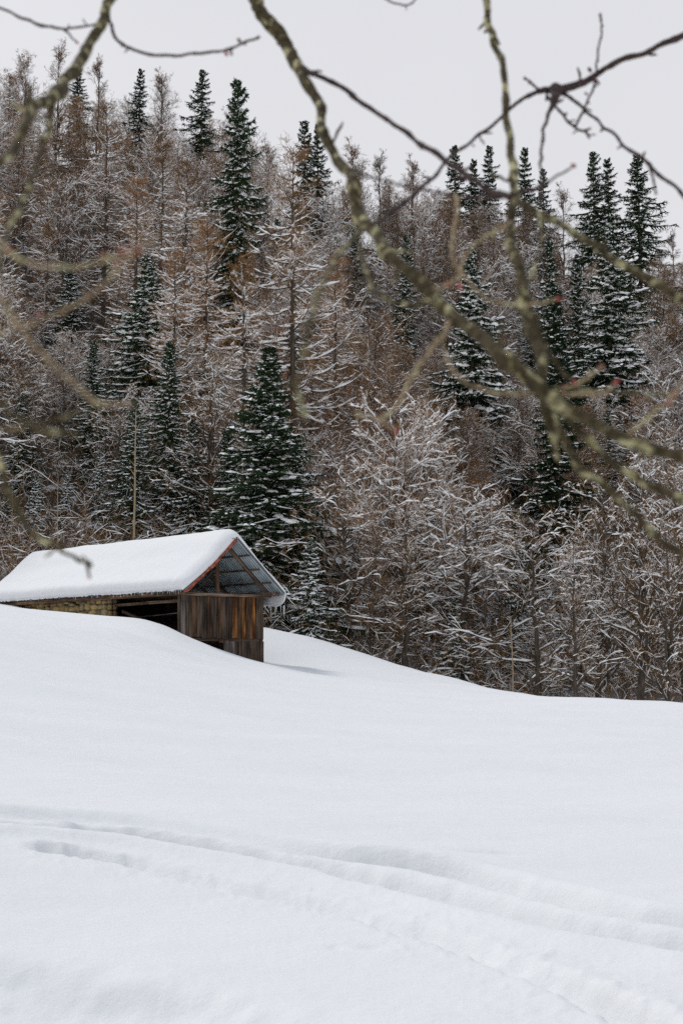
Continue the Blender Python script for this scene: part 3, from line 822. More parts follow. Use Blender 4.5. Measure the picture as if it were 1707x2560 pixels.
def plant(kind, name, label, cat, X, Y, H, rz, group=None, lean=0, wide=1.):
    z = float(ground0(np.array([X]), np.array([Y]))[0]) - .15
    s = H / kind['H']
    t = thing(name, label, cat, (X, Y, z), rz, group)
    t.scale = (s * wide, s * wide, s)
    if lean: t.rotation_euler = (lean, 0, rz)
    for nm, me in kind['parts']: link(nm, me, t)
    return t
def plant_px(kind, name, label, cat, px, apex, D, rz=0., group=None, wide=1., lean=0):
    top = P(px, apex, D)
    z = float(ground0(np.array([top[0]]), np.array([D]))[0])
    return plant(kind, name, label, cat, top[0], D, top[2] - z + .15, rz, group, lean, wide)

SPR = [spruce(1), spruce(2, width=.195), spruce(3, width=.235, snow=1.15), spruce(4, H=11, width=.25, snow=1.25, dens=.75)]
BIG = [spruce(11, H=15, width=.22, dens=1.5, snow=1.1, taper=1.12), spruce(12, H=15, width=.24, dens=1.2, snow=1.35, taper=1.02), spruce(13, H=19, width=.115, dens=1.4, snow=.9)]
SPR_F = [spruce(7, H=16, width=.24, snow=.85, dens=.8), spruce(8, H=15, width=.26, snow=.95, dens=.8)]
LAR = [larch(1, snow=1.25), larch(2, snow=1.3), larch(3, snow=1.5)]
BARE = [bare_tree(21, M_TWIG, snow=1.45), bare_tree(22, M_TWIGM, spread=1.15, snow=1.25), bare_tree(23, M_TWIG, H=12, nprim=40, spread=.85, asc=34, snow=1.5),
        bare_tree(24, M_TWIGM, H=11, spread=1.2, snow=1.6, asc=48, crook=1.3), bare_tree(25, M_TWIGM, H=14, nprim=44, spread=.9, asc=30, snow=.75),
        bare_tree(28, M_TWIG, H=11, nprim=46, spread=1.0, snow=.55, asc=36, hazy=1.25), bare_tree(29, M_TWIGM, H=12, nprim=44, spread=.9, snow=.4, asc=32, hazy=1.3),
        bare_tree(27, M_TWIGO, H=10, nprim=40, spread=.8, snow=.6, asc=32)]
OPEN = [bare_tree(31, M_TWIG, H=12, nprim=30, spread=.95, snow=1.15, fine=1., cover=.6, asc=52, bare_from=.12, girth=1.7, crook=1.5),
        bare_tree(32, M_TWIG, H=13, nprim=34, spread=.8, snow=1.1, fine=1., cover=.6, asc=44, bare_from=.16, girth=1.8, crook=1.4, lean=.03),
        bare_tree(33, M_TWIG, H=11, nprim=26, spread=1.25, snow=1.2, fine=1., cover=.6, asc=62, bare_from=.08, girth=1.5, crook=1.3)]
BIRCH = [bare_tree(41, M_TWIGM, H=14, nprim=30, spread=.55, snow=.25, asc=28, hazy=.9)]

occupied = []; heroes = []
G_SP = 'snow-dusted spruces on the wooded hillside'
for (v, px, ap, D, wd, lab) in [
    (SPR[1], 590, 205, 122, .92, 'tall dark spruce breaking the skyline left of the thick diagonal branch'),
    (SPR_F[1], 350, 175, 168, .9, 'spruce with its tip against the sky, second from the left on the crest'),
    (SPR_F[1], 503, 178, 170, 1.05, 'broad spruce tip on the crest just left of the tallest spruce'),
    (SPR_F[0], 198, 160, 165, 1.1, 'spruce on the crest half hidden by the mossy branch top left'),
    (SPR_F[1], 765, 305, 160, .95, 'spruce pair member on the left, at the skyline behind the diagonal branch'),
    (SPR_F[0], 796, 318, 162, .9, 'spruce pair member on the right, at the skyline behind the diagonal branch'),
    (BIG[1], 372, 640, 96, 1.75, 'dark snow-laden spruce in the middle of the slope above the barn'),
    (BIG[0], 664, 872, 74, 2.05, 'large dark spruce standing directly behind the barn gable'),
    (SPR_F[1], 1138, 366, 202, 1., 'leftmost spruce of the skyline group right of centre'),
    (SPR_F[0], 1182, 402, 204, 1., 'shorter second spruce of the skyline group right of centre'),
    (SPR_F[1], 1220, 368, 202, .9, 'third spruce of the skyline group, left of the vertical branch'),
    (SPR_F[0], 1308, 374, 204, 1., 'spruce on the skyline just right of the vertical branch'),
    (SPR_F[1], 1354, 425, 200, .9, 'lower spruce closing the skyline group on its right'),
    (SPR_F[1], 1483, 384, 196, 1.1, 'tall spruce of the twin tips on the right skyline'),
    (SPR_F[0], 1518, 404, 198, 1.1, 'shorter spruce of the twin tips on the right skyline'),
    (SPR_F[0], 1594, 393, 196, 1.35, 'bushy isolated spruce at the far right of the skyline'),
    (BIG[1], 1175, 620, 112, 1.35, 'snowy spruce in mid slope behind the lichen-covered limb'),
    (SPR[0], 1372, 610, 128, .85, 'slim spruce in mid slope right of the vertical branch'),
    (BIG[2], 1386, 730, 90, 1.45, 'long narrow dark spruce reaching far down the slope right of centre'),
    (BIG[1], 1518, 560, 126, 1.45, 'broad dark spruce on the upper right slope below the twin tips'),
    (SPR[1], 1440, 640, 132, .8, 'slender spruce beside the broad dark one on the right'),
    (SPR[1], 1012, 590, 130, .8, 'small spruce in the gap above the lichen-covered limb'),
    (SPR[3], 88, 1192, 79, 1., 'young green spruce left behind the barn roof'),
    (SPR[3], 168, 1178, 82, .9, 'young spruce close beside the first, behind the barn roof'),
    (SPR[2], 175, 650, 108, 1.2, 'snow-covered spruce at the left edge of the slope'),
    (SPR[1], 468, 600, 112, .8, 'small spruce between the larches above the barn'),
    (SPR[0], 425, 860, 86, 1.15, 'spruce with sagging snowy boughs above the barn ridge'),
    (SPR[3], 250, 1120, 84, .85, 'low spruce behind the middle of the barn ridge'),
    (SPR[3], 775, 1350, 69, 1.3, 'low spreading spruce at the wood edge right of the barn'),
    (SPR[1], 565, 1080, 79, 1.3, 'spruce with snowy tips left of the large dark one'),
    (SPR[0], 60, 960, 86, 1.3, 'dark spruce behind the left end of the barn, near the picture edge'),
    (SPR[1], 335, 1000, 81, 1.2, 'snow-streaked spruce rising right behind the pale dead stem'),
    (SPR[2], 480, 1040, 80, 1.3, 'snowy spruce between the pale stem and the large dark spruce'),
    (SPR[0], 235, 860, 90, 1.2, 'dark spruce left of the pale dead stem'),
    (SPR[1], 740, 1120, 77, 1.2, 'shaded spruce tucked behind the right side of the large dark one'),
    (SPR[1], 20, 1190, 79, 1.2, 'young spruce cut by the left edge of the picture'),
    (SPR[3], 1130, 1500, 72, 1.1, 'small spruce in the shade of the bare trees by the gully'),
    (SPR[2], 1290, 1290, 80, .8, 'spruce half hidden by bare snowy boughs above the gully'),
    ]:
    o = plant_px(v, 'spruce_tree', lab, 'spruce', px, ap, D, rng.uniform(0, 6), G_SP, wd); occupied.append((o.location[0], o.location[1], 1.6))
    hp = 3573 * (v['H'] * o.scale[2]) / D
    heroes.append((px, ap, D, ap + hp * (.93 if px == 664 else .84 if px == 1386 else .70 if D < 135 else 0) + (0 if D < 135 else 240 if px > 1470 else 170 if 760 < px < 800 else 110), hp * (.12 if px in (664, 372, 1386) else .07)))
for (v, px, ap, D, lab) in [
    (0, 268, 262, 116, 'tall orange-brown larch on the upper left slope'),
    (1, 402, 352, 112, 'larch beside the tall one on the upper left slope'),
    (2, 468, 385, 104, 'rusty larch left of the tallest spruce'),
    (0, 735, 370, 90, 'large reddish larch with a dark trunk in the middle of the slope'),
    (1, 342, 440, 108, 'short larch between two taller ones on the left'),
    (2, 610, 630, 88, 'snow-laden larch with upcurved boughs above the large dark spruce'),
    (1, 520, 560, 96, 'slim larch in front of the tallest spruce'),
    (2, 440, 620, 92, 'larch with long upcurved snowy boughs left of centre'),
    (0, 840, 640, 100, 'thin larch behind the hanging olive twig'),
    (1, 120, 560, 110, 'larch at the far left behind the blurred mossy branch')]:
    o = plant_px(LAR[v], 'larch_tree', lab, 'larch', px, ap, D, rng.uniform(0, 6), 'bare larches on the slope'); occupied.append((o.location[0], o.location[1], 1.2))
    hp = 3573 * (LAR[v]['H'] * o.scale[2]) / D
    heroes.append((px, ap, D, ap + hp * (.72 if px in (735, 268) else .55), hp * .05))

# bare trees that stand out
for (k, px, ap, D, w, lab) in [
    (OPEN[2], 1160, 1240, 72, 1.15, 'spreading bare tree with thick snow on long crossing boughs at the wood edge'),
    (OPEN[1], 1010, 1270, 70, 1.1, 'bare tree with snowy boughs left of the gully'),
    (OPEN[0], 880, 1180, 71, 1.1, 'bare snowy tree at the end of the snow field right of the barn'),
    (OPEN[2], 1330, 1300, 70, 1.1, 'low bare tree with snowy limbs above the gully'),
    (OPEN[1], 1588, 1150, 68, .9, 'dark-trunked bare tree standing at the field edge far right'),
    (OPEN[0], 1480, 1230, 71, .9, 'bare tree left of the dark-trunked one at the field edge'),
    (OPEN[0], 1660, 1290, 66, .8, 'slender bare tree at the right edge of the field'),
    (OPEN[1], 1700, 1180, 74, 1., 'bare tree cut by the right edge of the picture at field level'),
    (OPEN[1], 1430, 1380, 66, .8, 'short bare tree leaning at the gully'),
    (OPEN[0], 300, 980, 84, 1., 'bare tree with heavy snow behind the barn ridge'),
    (OPEN[1], 520, 900, 80, 1., 'bare tree with a dark forked trunk left of the large spruce'),
    (OPEN[0], 60, 900, 86, 1., 'bare tree with drooping snowy boughs at the far left'),
    (BARE[7], 935, 850, 92, 1.1, 'orange-brown bushy bare tree in the middle of the slope'),
    (BARE[7], 1010, 960, 86, .9, 'second orange-brown bushy tree below the first'),
    (BARE[7], 930, 1330, 70, 1., 'orange-brown shrubby tree at the foot of the slope'),
    (BIRCH[0], 888, 368, 158, 1., 'thin feathery bare tree against the sky left of the centre'),
    (BIRCH[0], 945, 392, 160, 1., 'second thin feathery bare tree against the sky'),
    (BIRCH[0], 1035, 408, 168, 1., 'feathery bare tree near the crossing twigs on the skyline'),
    (BIRCH[0], 1412, 478, 178, .9, 'small feathery bare tree between the spruce groups on the skyline'),
    (BIRCH[0], 142, 118, 156, 1., 'feathery bare tree tip on the crest at upper left'),
    (BIRCH[0], 250, 152, 158, 1., 'feathery bare tree on the crest between two spruces'),
    (BIRCH[0], 412, 190, 158, 1., 'feathery bare tree on the crest right of a spruce tip'),
    (BIRCH[0], 1680, 585, 188, 1., 'feathery bare tree at the right end of the skyline'),
    ]:
    o = plant_px(k, 'bare_tree', lab, 'bare tree', px, ap, D, rng.uniform(0, 6), None, w); occupied.append((o.location[0], o.location[1], 1.0))

# the rest of the wood
def region(px, t):
    side = 'at the far left' if px < 230 else 'left of the barn gable' if px < 560 else 'left of the middle' if px < 840 else 'right of the middle' if px < 1120 else 'on the right' if px < 1420 else 'at the far right'
    hgt = 'foot' if t < .16 else 'lower part' if t < .4 else 'upper part' if t < .8 else 'crest'
    return side, hgt
def fill(n_target):
    n = 0; tries = 0
    pts = list(occupied)
    while n < n_target and tries < 20000:
        tries += 1
        px = rng.uniform(-260, 1960); Dc = float(crest_depth(px))
        d0 = 71 if px > 420 else 74
        D = d0 + (Dc + 6 - d0) * rng.uniform(0, 1) ** 1.15
        X = (px - 853) / 3573 * D
        mind = 2.5 + (D - 70) / 100 * 1.6
        if any((X - a) ** 2 + (D - b) ** 2 < (mind * .8 + c * .4) ** 2 for a, b, c in pts): continue
        pts.append((X, D, 0)); t = (D - 70) / (Dc - 70)
        side, hgt = region(px, t)
        if D < 79 and rng.uniform() < (.22 if px > 780 else .4): k = OPEN[rng.integers(3)]; H = rng.uniform(9.5, 14.5)
        else:
            brown = .62 if px > 780 and .12 < t < .9 else .25
            k = BARE[rng.choice([4, 5, 6, 7], p=[.26, .28, .28, .18])] if rng.uniform() < brown else BARE[rng.integers(4)]
            H = rng.uniform(8.0, 13.0)
            if D < 84 and px > 780: k = BARE[rng.choice([0, 2, 3, 4])]; H = rng.uniform(11, 15.5)
            if t > .78: k = BARE[rng.choice([4, 5, 6])] if rng.uniform() < .75 else k
            if px < 700 and rng.uniform() < .10: k = LAR[rng.integers(3)]; H = rng.uniform(11, 15) * (.8 if t > .75 else 1)
            elif rng.uniform() < .05 and t < .8: k = SPR[rng.integers(3)]; H = rng.uniform(8, 12)
        nm, cat, lab = 'bare_tree', 'bare tree', 'bare snow-dusted tree'
        if k in LAR: nm, cat, lab = 'larch_tree', 'larch', 'snow-dusted larch'
        elif k in SPR: nm, cat, lab = 'spruce_tree', 'spruce', 'small dark spruce'
        zb = float(ground0(np.array([X]), np.array([D]))[0])
        for (hx, hap, hD, hb, hw) in heroes:
            if (D < hD and hD < 145 or D < hD - 4) and abs(px - hx) < hw + 2.6 / D * 3573 * (.55 if k in SPR else .8):
                zl = P(px, hb, D)[2] - zb
                H = min(H, zl)
        if H < 4.5: continue
        where = {'crest': 'along the skyline', 'foot': 'at the foot of the slope', 'lower part': 'on the lower slope', 'upper part': 'on the upper slope'}[hgt]
        plant(k, nm, f'{lab} {where}, {side}', cat, X, D, H, rng.uniform(0, 6.28), f'{cat}s {where}, {side}', rng.normal(0, .03), rng.uniform(.9, 1.15))
        n += 1
    print('filled', n, 'trees')
fill(285)

# undergrowth: countless thin stems between the trunks
def undergrowth():
    g = Geo(); gs = Geo(); n = 5200
    px = rng.uniform(-150, 1850, n); u = rng.uniform(0, 1, n)
    Dc = crest_depth(px); D = 69 + (Dc - 69) * u ** 1.5
    D = np.where((px < 430) & (D < 74), D + 5, D); D = np.where((px > 900) & (D < 74) & (rng.uniform(0, 1, n) < .7), D + 8, D)
    X = (px - 853) / 3573 * D; Z = ground0(X, D) - .1
    H = rng.uniform(.8, 3.0, n)
    K = 6; t = np.linspace(0, 1, K)
    lean = rng.normal(0, .55, (n, 2))
    Pt = np.stack([X[:, None] + lean[:, :1] * H[:, None] * t ** 1.5, D[:, None] + lean[:, 1:] * H[:, None] * t ** 1.5, Z[:, None] + H[:, None] * t], -1)
    Pt[:, 1:] += rng.normal(0, .05, Pt[:, 1:].shape)
    R = (.012 + .006 * H)[:, None] * np.linspace(1, .35, K)[None]
    g.tubes(Pt, R, 3, rng.uniform(0, .6, n))
    P2, R2 = kids(Pt, R, 9, .05, 1, lambda pl, tt: .3 + pl * .35, 55, 4, rng, up=.1, jit=.2, rad=.6, rmin=.009)
    g.tubes(P2, R2, 3, rng.uniform(.3, 1, len(P2)))
    snow_on(gs, P2, R2, .026, .040, rng, .55); snow_on(gs, Pt, R, .03, .045, rng, .6)
    o = link('undergrowth', g.mesh('undergrowth', M_TWIG), kind='stuff'); o['label'] = 'thin brown saplings and brush between the trees'
    s = link('snow_on_undergrowth', gs.mesh('undergrowth_snow', M_SNOWB), o, kind='stuff')
undergrowth()

# pale dead stems near the field
def pale(px, top, bot, D, lab, r0=.045):
    a = P(px, bot, D); b = P(px + 2, top, D)
    t = thing('dead_stem', lab, 'dead tree', a, 0, 'pale dead stems')
    K = 9; s = np.linspace(0, 1, K); L = b[2] - a[2]
    rg = np.random.default_rng(int(px)); w = np.cumsum(rg.normal(0, .015, K)); w -= w[0]
    Pt = np.c_[w, w * .3, s * L][None]; R = (r0 * (1 - .6 * s))[None]
    g = Geo(); g.tubes(Pt, R, 6); link('stem', g.mesh('pale_stem', M_PALE, True), t)
    P2, R2 = kids(Pt, R, 9, .35, 1, lambda pl, tt: .5 + 0 * tt, 50, 4, rg, up=.1, rad=.4, rmin=.007)
    g2 = Geo(); g2.tubes(P2, R2, 3, np.full(len(P2), .5)); link('twigs', g2.mesh('pale_twigs', M_PALE), t)
pale(336, 1030, 1345, 72, 'pale straight dead stem rising behind the middle of the barn roof', .06)
pale(1279, 1540, 1760, 64, 'pale thin dead stem standing at the gully on the right', .035)
pale(145, 1200, 1365, 73, 'short pale stem behind the left end of the barn roof', .03)
pale(28, 1230, 1420, 74, 'thin pale stem at the far left edge behind the barn', .025)

# leaning snow covered trunk at the gully
def leaning_trunk():
    pts = np.array([P(1262, 1770, 66), P(1330, 1700, 67), P(1400, 1640, 68), P(1455, 1560, 69), P(1500, 1500, 70), P(1570, 1420, 71)])
    base = pts[0].copy(); q = smooth_line(pts - base, 16)[None]
    t = thing('leaning_tree', 'bare tree leaning far to the right with a stripe of snow along its trunk', 'bare tree', base)
    g = Geo(); R = np.linspace(.13, .05, 16)[None]; q[0, 1:-1] += np.random.default_rng(5).normal(0, .07, (14, 3)); g.tubes(q, R, 7); 
    gs = Geo(); rg = np.random.default_rng(2)
    qa, Ra = resample(q, R, 40); mk = rg.uniform(.25, 1.0, Ra.shape); gs.caps(qa, Ra * .75 * mk, (Ra * .3 + .05) * mk, Ra)
    P2, R2 = kids(q, R, 12, .2, 1, lambda pl, tt: 1.6 + 0 * tt, 50, 6, rg, up=.3, rad=.4, rmin=.02)
    P3, R3 = kids(P2, R2, 7, .1, 1, lambda pl, tt: pl * .5, 40, 4, rg, up=.1, rad=.6, rmin=.01)
    g.tubes(P2, R2, 4)
    g2 = Geo(); g2.tubes(P3, R3, 3, np.full(len(P3), .4))
    snow_on(gs, P2, R2, .04, .06, rg, .95); snow_on(gs, P3, R3, .02, .035, rg, .8)
    link('trunk', g.mesh('leaning_trunk', M_BARK, True), t); link('crown', g2.mesh('leaning_twigs', M_TWIG), t); link('snow_cover', gs.mesh('leaning_snow', M_SNOWB), t)
leaning_trunk()

# ------------------------------------------------------------------ the near tree whose branches hang into the view
def branch_mat(name, base, lichen, amount):
    m, t, b = material(name, .9, .15)
    n1 = noise(t, 90, 6); n2 = noise(t, 30, 6, rough=.65); n3 = noise(t, 110, 3)
    c = ramp(t, n1, [(.3, tuple(x * .45 for x in base)), (.5, base), (.72, tuple(x * 1.9 for x in base))])
    f = ramp(t, n2, [(amount, (0, 0, 0)), (amount + .07, (1, 1, 1))])
    lc = ramp(t, n3, [(.35, lichen[0]), (.6, lichen[1])])
    t.links.new(mixc(t, f, c, lc), b.inputs['Base Color'])
    bump(t, b, n1, .7, .004)
    return m
B_MOSS = branch_mat('lichen_bark', (.060, .046, .024), ((.17, .15, .055), (.52, .48, .28)), .535)
B_DARK = branch_mat('dark_bark', (.055, .036, .034), ((.12, .12, .06), (.25, .25, .15)), .66)
B_PINK = branch_mat('young_bark', (.26, .19, .115), ((.30, .28, .13), (.46, .41, .24)), .52)
M_BUD = plain('red_bud', (.32, .06, .045), .6, .3)
M_BUDD = plain('dark_bud', (.10, .03, .035), .7, .2)
DS = 2560 / 2352
def bud_mesh(mat):
    V = []; F = []
    for a in range(7):
        th = PI * a / 6
        for b_ in range(8):
            ph = 2 * PI * b_ / 8; r = math.sin(th) * (1 - .25 * math.cos(th))
            V.append((r * math.cos(ph) * .5, r * math.sin(ph) * .5, math.cos(th) * .8))
    F = [[a * 8 + b_, (a + 1) * 8 + b_, (a + 1) * 8 + (b_ + 1) % 8, a * 8 + (b_ + 1) % 8] for a in range(6) for b_ in range(8)]
    return mkmesh('bud', V, F, mat)
BUDS = {0: bud_mesh(M_BUDD), 1: bud_mesh(M_BUD)}

def limb_mesh(pts, w, D, mat, base, seed):
    """pts in picture units, w widths in the same units, D depths; a knobbly tapering tube"""
    rg = np.random.default_rng(seed); n = len(pts)
    w = np.interp(np.linspace(0, 1, n), np.linspace(0, 1, len(w)), w); D = np.interp(np.linspace(0, 1, n), np.linspace(0, 1, len(D)), D)
    w = w * (.64 if mat is B_PINK else .80)
    raw = np.array([[*P(x * DS, y * DS, d), ww * DS / FPX * d / 2] for (x, y), ww, d in zip(pts, w, D)])
    m = max(24, int(len(pts) * 12)); q = smooth_line2(raw, m)
    path = q[:, :3]; r = q[:, 3]
    L = np.r_[0, np.cumsum(np.linalg.norm(np.diff(path, axis=0), axis=1))]
    rmean = r.mean()
    kn = np.array([mn.noise(Vector((l / (rmean * 5), seed * 3.3, 0))) for l in L]) * .22
    for _ in range(int(L[-1] / (rmean * 16)) + 1):          # nodes and old spur scars
        c = rg.uniform(0, L[-1]); kn += .35 * rg.uniform(.4, 1) * np.exp(-((L - c) / (rmean * 1.2)) ** 2)
    r = r * (1 + kn)
    wig = np.stack([[mn.noise(Vector((l / (rmean * 11), k * 7.7, seed * 1.7))) for l in L] for k in range(3)], 1) * rmean * 1.5
    wig *= np.minimum(1, np.minimum(L, L[-1] - L) / (rmean * 8))[:, None]
    path = path + wig
    r[-1] *= .35; 
    T, S, U = frames(path[None]); sides = 14; a = np.arange(sides) * 2 * PI / sides
    V = np.empty((m, sides, 3))
    for i in range(m):
        rr = r[i] * (1 + np.array([mn.noise(Vector((math.cos(x) * 1.3, math.sin(x) * 1.3, L[i] / (rmean * 2.2) + seed))) for x in a]) * .22)
        V[i] = path[i] + rr[:, None] * (S[0, i] * np.cos(a)[:, None] + U[0, i] * np.sin(a)[:, None])
    V = V - base
    idx = np.arange(m * sides).reshape(m, sides)
    F = np.stack([idx[:-1], np.roll(idx[:-1], -1, 1), np.roll(idx[1:], -1, 1), idx[1:]], -1).reshape(-1, 4)
    V2 = np.r_[V.reshape(-1, 3)]
    caps_ = [[idx[-1][0], idx[-1][j], idx[-1][j + 1], idx[-1][j + 2]] for j in range(1, sides - 2, 2)] + [[idx[0][0], idx[0][j + 2], idx[0][j + 1], idx[0][j]] for j in range(1, sides - 2, 2)]
    return mkmesh('bark', V2, np.r_[F, np.array(caps_)], mat), path, r
def smooth_line2(raw, m):
    """Catmull-Rom through the points"""
    n = len(raw); p = np.r_[[2 * raw[0] - raw[1]], raw, [2 * raw[-1] - raw[-2]]]
    u = np.linspace(0, n - 1 - 1e-6, m); i = u.astype(int); t = (u - i)[:, None]
    a, b, c, d = p[i], p[i + 1], p[i + 2], p[i + 3]
    q = .5 * ((2 * b) + (-a + c) * t + (2 * a - 5 * b + 4 * c - d) * t ** 2 + (-a + 3 * b - 3 * c + d) * t ** 3)
    q[:, 3] = np.maximum(q[:, 3], 1e-4); return q

def near_branch(label, limbs):
    """limbs: (part name, points, widths, depths, material, buds [(x, y, size, red)])"""
    p0 = limbs[0][1][0]; base = P(p0[0] * DS, p0[1] * DS, limbs[0][3][0])
    root = thing('tree_branch', label, 'branch', base, 0, 'bare branches hanging in front of the view')
    for i, (nm, pts, w, D, mat, buds) in enumerate(limbs):
        seed = int(abs(pts[0][0] + pts[-1][1] * 3)) % 97 + i
        me, path, r = limb_mesh(pts, w, D, mat, base, seed)
        o = link(nm, me, root)
        rs = np.random.default_rng(seed + 200); Lp = np.linalg.norm(np.diff(path, axis=0), axis=1).sum()
        for j in range(int(min(9, Lp / (r.mean() * 26)))):      # short fruiting spurs and stubs
            k = rs.integers(6, len(path) - 6); dv = norm(rs.normal(size=3) + np.array([0, 0, .3])); l = r[k] * rs.uniform(2.2, 4.5) + .004
            sp = path[k] + dv * np.linspace(0, 1, 6)[:, None] * (l + r[k]) + rs.normal(0, l * .05, (6, 3)) * np.linspace(0, 1, 6)[:, None]
            rad = np.array([.42, .34, .30, .40, .34, .12]) * min(r[k], .006) + .0006
            g = Geo(); g.tubes((sp - base)[None], rad[None], 7); link('spur', g.mesh('spur', mat, True), o)
        for (bx, by, sz, red) in buds:
            # the point of the limb nearest to that spot
            d_ = []
            tgt = ray(bx * DS, by * DS); tgt = tgt / tgt[1]
            pr = path / path[:, 1:2]; eye = np.array([0, 0, EYE]); pr = (path - eye) / path[:, 1:2]
            k = int(np.argmin(np.linalg.norm(pr - tgt, axis=1))); dd = path[k, 1]
            c = P(bx * DS, by * DS, dd); s = sz * 1.05 * DS / FPX * dd
            off = c - path[k]; dist = np.linalg.norm(off)
            if dist > 1e-5 + r[k]: c = path[k] + off * min(1, (r[k] + s * 1.2) / dist) 
            b = link('bud', BUDS[red], o, c - base); b.scale = (s, s, s)
            dv = Vector(off) if dist > 1e-4 else Vector((.3, 0, 1))
            b.rotation_euler = dv.to_track_quat('Z', 'Y').to_euler()
    return root

near_branch('thick lichen-spotted limb running diagonally from top centre down to the right', [
    ('limb', [(548, -70), (575, -20), (600, 15), (650, 95), (690, 150), (720, 215), (745, 290), (775, 360), (805, 420), (835, 500), (870, 560), (925, 610), (985, 670), (1050, 735), (1110, 790), (1170, 840), (1240, 895), (1295, 932), (1370, 965), (1440, 1000), (1510, 1030), (1600, 1062), (1680, 1090)],
     [40, 40, 38, 32, 32, 34, 38, 40, 42, 42, 40, 36, 34, 34], [2.9, 2.75, 2.5, 2.2, 2.0, 1.9, 1.85], B_MOSS, [(642, 100, 9, 0)]),
    ('side_branch', [(695, 155), (725, 173), (800, 212), (870, 262), (930, 305), (1000, 355), (1060, 398), (1110, 430), (1180, 460)], [18, 15, 15, 14, 17, 18, 20], [2.7, 2.6, 2.4, 2.25], B_DARK, [(870, 262, 7, 0), (640, 95, 6, 0)]),
    ('side_branch', [(1180, 460), (1240, 490), (1310, 530), (1370, 565), (1430, 610), (1500, 655), (1600, 710), (1680, 750)], [20, 21, 23, 24, 22], [2.25, 2.1, 2.0], B_MOSS, []),
    ('twig', [(782, 366), (800, 385), (830, 400), (870, 412), (930, 425), (990, 438), (1060, 452), (1130, 455), (1190, 442), (1240, 428), (1290, 398), (1322, 378)], [14, 8, 7, 7, 8, 10, 9, 7, 6], [2.55, 2.3, 2.2, 2.3], B_DARK, [(1316, 380, 9, 1)]),
    ('twig', [(825, 560), (833, 600), (850, 650), (885, 685), (940, 700), (985, 688), (1010, 670)], [13, 12, 11, 9], [2.3, 1.9, 2.0], B_MOSS, []),
    ('twig', [(838, 520), (800, 560), (768, 600), (735, 670), (712, 740), (690, 830), (682, 900), (695, 935), (708, 962)], [10, 16, 11, 16, 13, 12, 8], [2.3, 1.4, 1.35], B_MOSS, []),
    ('twig', [(1035, 735), (1018, 770), (990, 800), (962, 838), (940, 880), (925, 915), (895, 950), (870, 965), (840, 958), (815, 950)], [20, 17, 15, 14, 13, 12, 9], [2.1, 1.9, 1.75], B_PINK, []),
    ('twig', [(872, 965), (885, 975), (908, 990)], [10, 7], [1.77, 1.75], B_PINK, [(908, 990, 9, 1)]),
    ('twig', [(1015, 790), (1028, 835), (1065, 876), (1110, 896), (1170, 906), (1240, 905)], [9, 10, 10, 12], [1.9, 1.8, 2.0], B_PINK, []),
    ('side_branch', [(1250, 905), (1290, 950), (1340, 1000), (1400, 1060), (1460, 1100), (1530, 1135), (1600, 1165), (1680, 1195)], [22, 16, 18, 24, 26, 26], [2.05, 2.0, 1.9], B_MOSS, []),
    ('side_branch', [(1245, 900), (1270, 960), (1300, 1030), (1350, 1085), (1400, 1130), (1450, 1180), (1500, 1228), (1550, 1268), (1620, 1315), (1690, 1360)], [26, 24, 20, 20, 22, 30], [2.05, 1.95, 1.9], B_MOSS, []),
    ('twig', [(1255, 900), (1320, 893), (1390, 903), (1480, 905), (1580, 916), (1650, 925)], [16, 11, 10, 12], [2.05, 1.9, 1.8], B_MOSS, []),
    ('twig', [(1262, 905), (1330, 905), (1385, 905), (1412, 880)], [12, 9, 8], [2.05, 1.8, 1.75], B_PINK, [(1415, 877, 10, 1)]),
    ('twig', [(1290, 895), (1330, 880), (1360, 858), (1385, 840)], [12, 9, 7], [2.0, 1.7], B_PINK, [(1382, 842, 7, 1), (1320, 878, 10, 1), (1295, 890, 9, 1)]),
    ('twig', [(1445, 995), (1475, 970), (1505, 945), (1535, 920), (1560, 890), (1600, 850)], [15, 12, 10, 8], [1.92, 1.7, 1.6], B_PINK, [(1535, 925, 10, 1), (1548, 905, 9, 1)]),
    ])
near_branch('upright dark branch dropping from the top edge to cross the diagonal limb', [
    ('limb', [(1108, -70), (1115, -20), (1122, 30), (1128, 80), (1145, 130), (1155, 200), (1165, 290), (1172, 370), (1180, 430), (1176, 500), (1180, 580), (1200, 660), (1215, 740), (1232, 810), (1243, 880), (1252, 940), (1265, 990), (1282, 1062)],
     [20, 22, 22, 19, 19, 22, 26, 26, 28, 32, 34, 36, 30, 22, 12], [2.75, 2.6, 2.4, 2.2, 2.0, 1.95], B_MOSS, [(1115, 72, 8, 0), (1280, 1050, 9, 0)]),
    ('twig', [(1045, 445), (1050, 480), (1040, 540), (1038, 590), (1065, 635), (1110, 680), (1150, 697), (1210, 700), (1280, 686)], [9, 13, 11, 10, 10, 8], [2.2, 1.9, 1.8], B_PINK, [(1282, 686, 9, 1)]),
    ('twig', [(1175, 510), (1120, 540), (1080, 570), (1060, 610), (1055, 640), (1025, 655), (990, 662)], [12, 9, 9, 8], [2.2, 1.9, 1.7], B_PINK, [(1028, 652, 10, 1), (1085, 716, 11, 1)]),
    ('twig', [(1238, 488), (1242, 540), (1235, 590), (1215, 640), (1200, 665)], [10, 9, 9], [2.1, 1.9], B_MOSS, []),
    ('twig', [(1200, 660), (1235, 750), (1262, 810), (1300, 868), (1330, 890)], [12, 12, 14], [2.1, 2.0], B_MOSS, []),
    ])
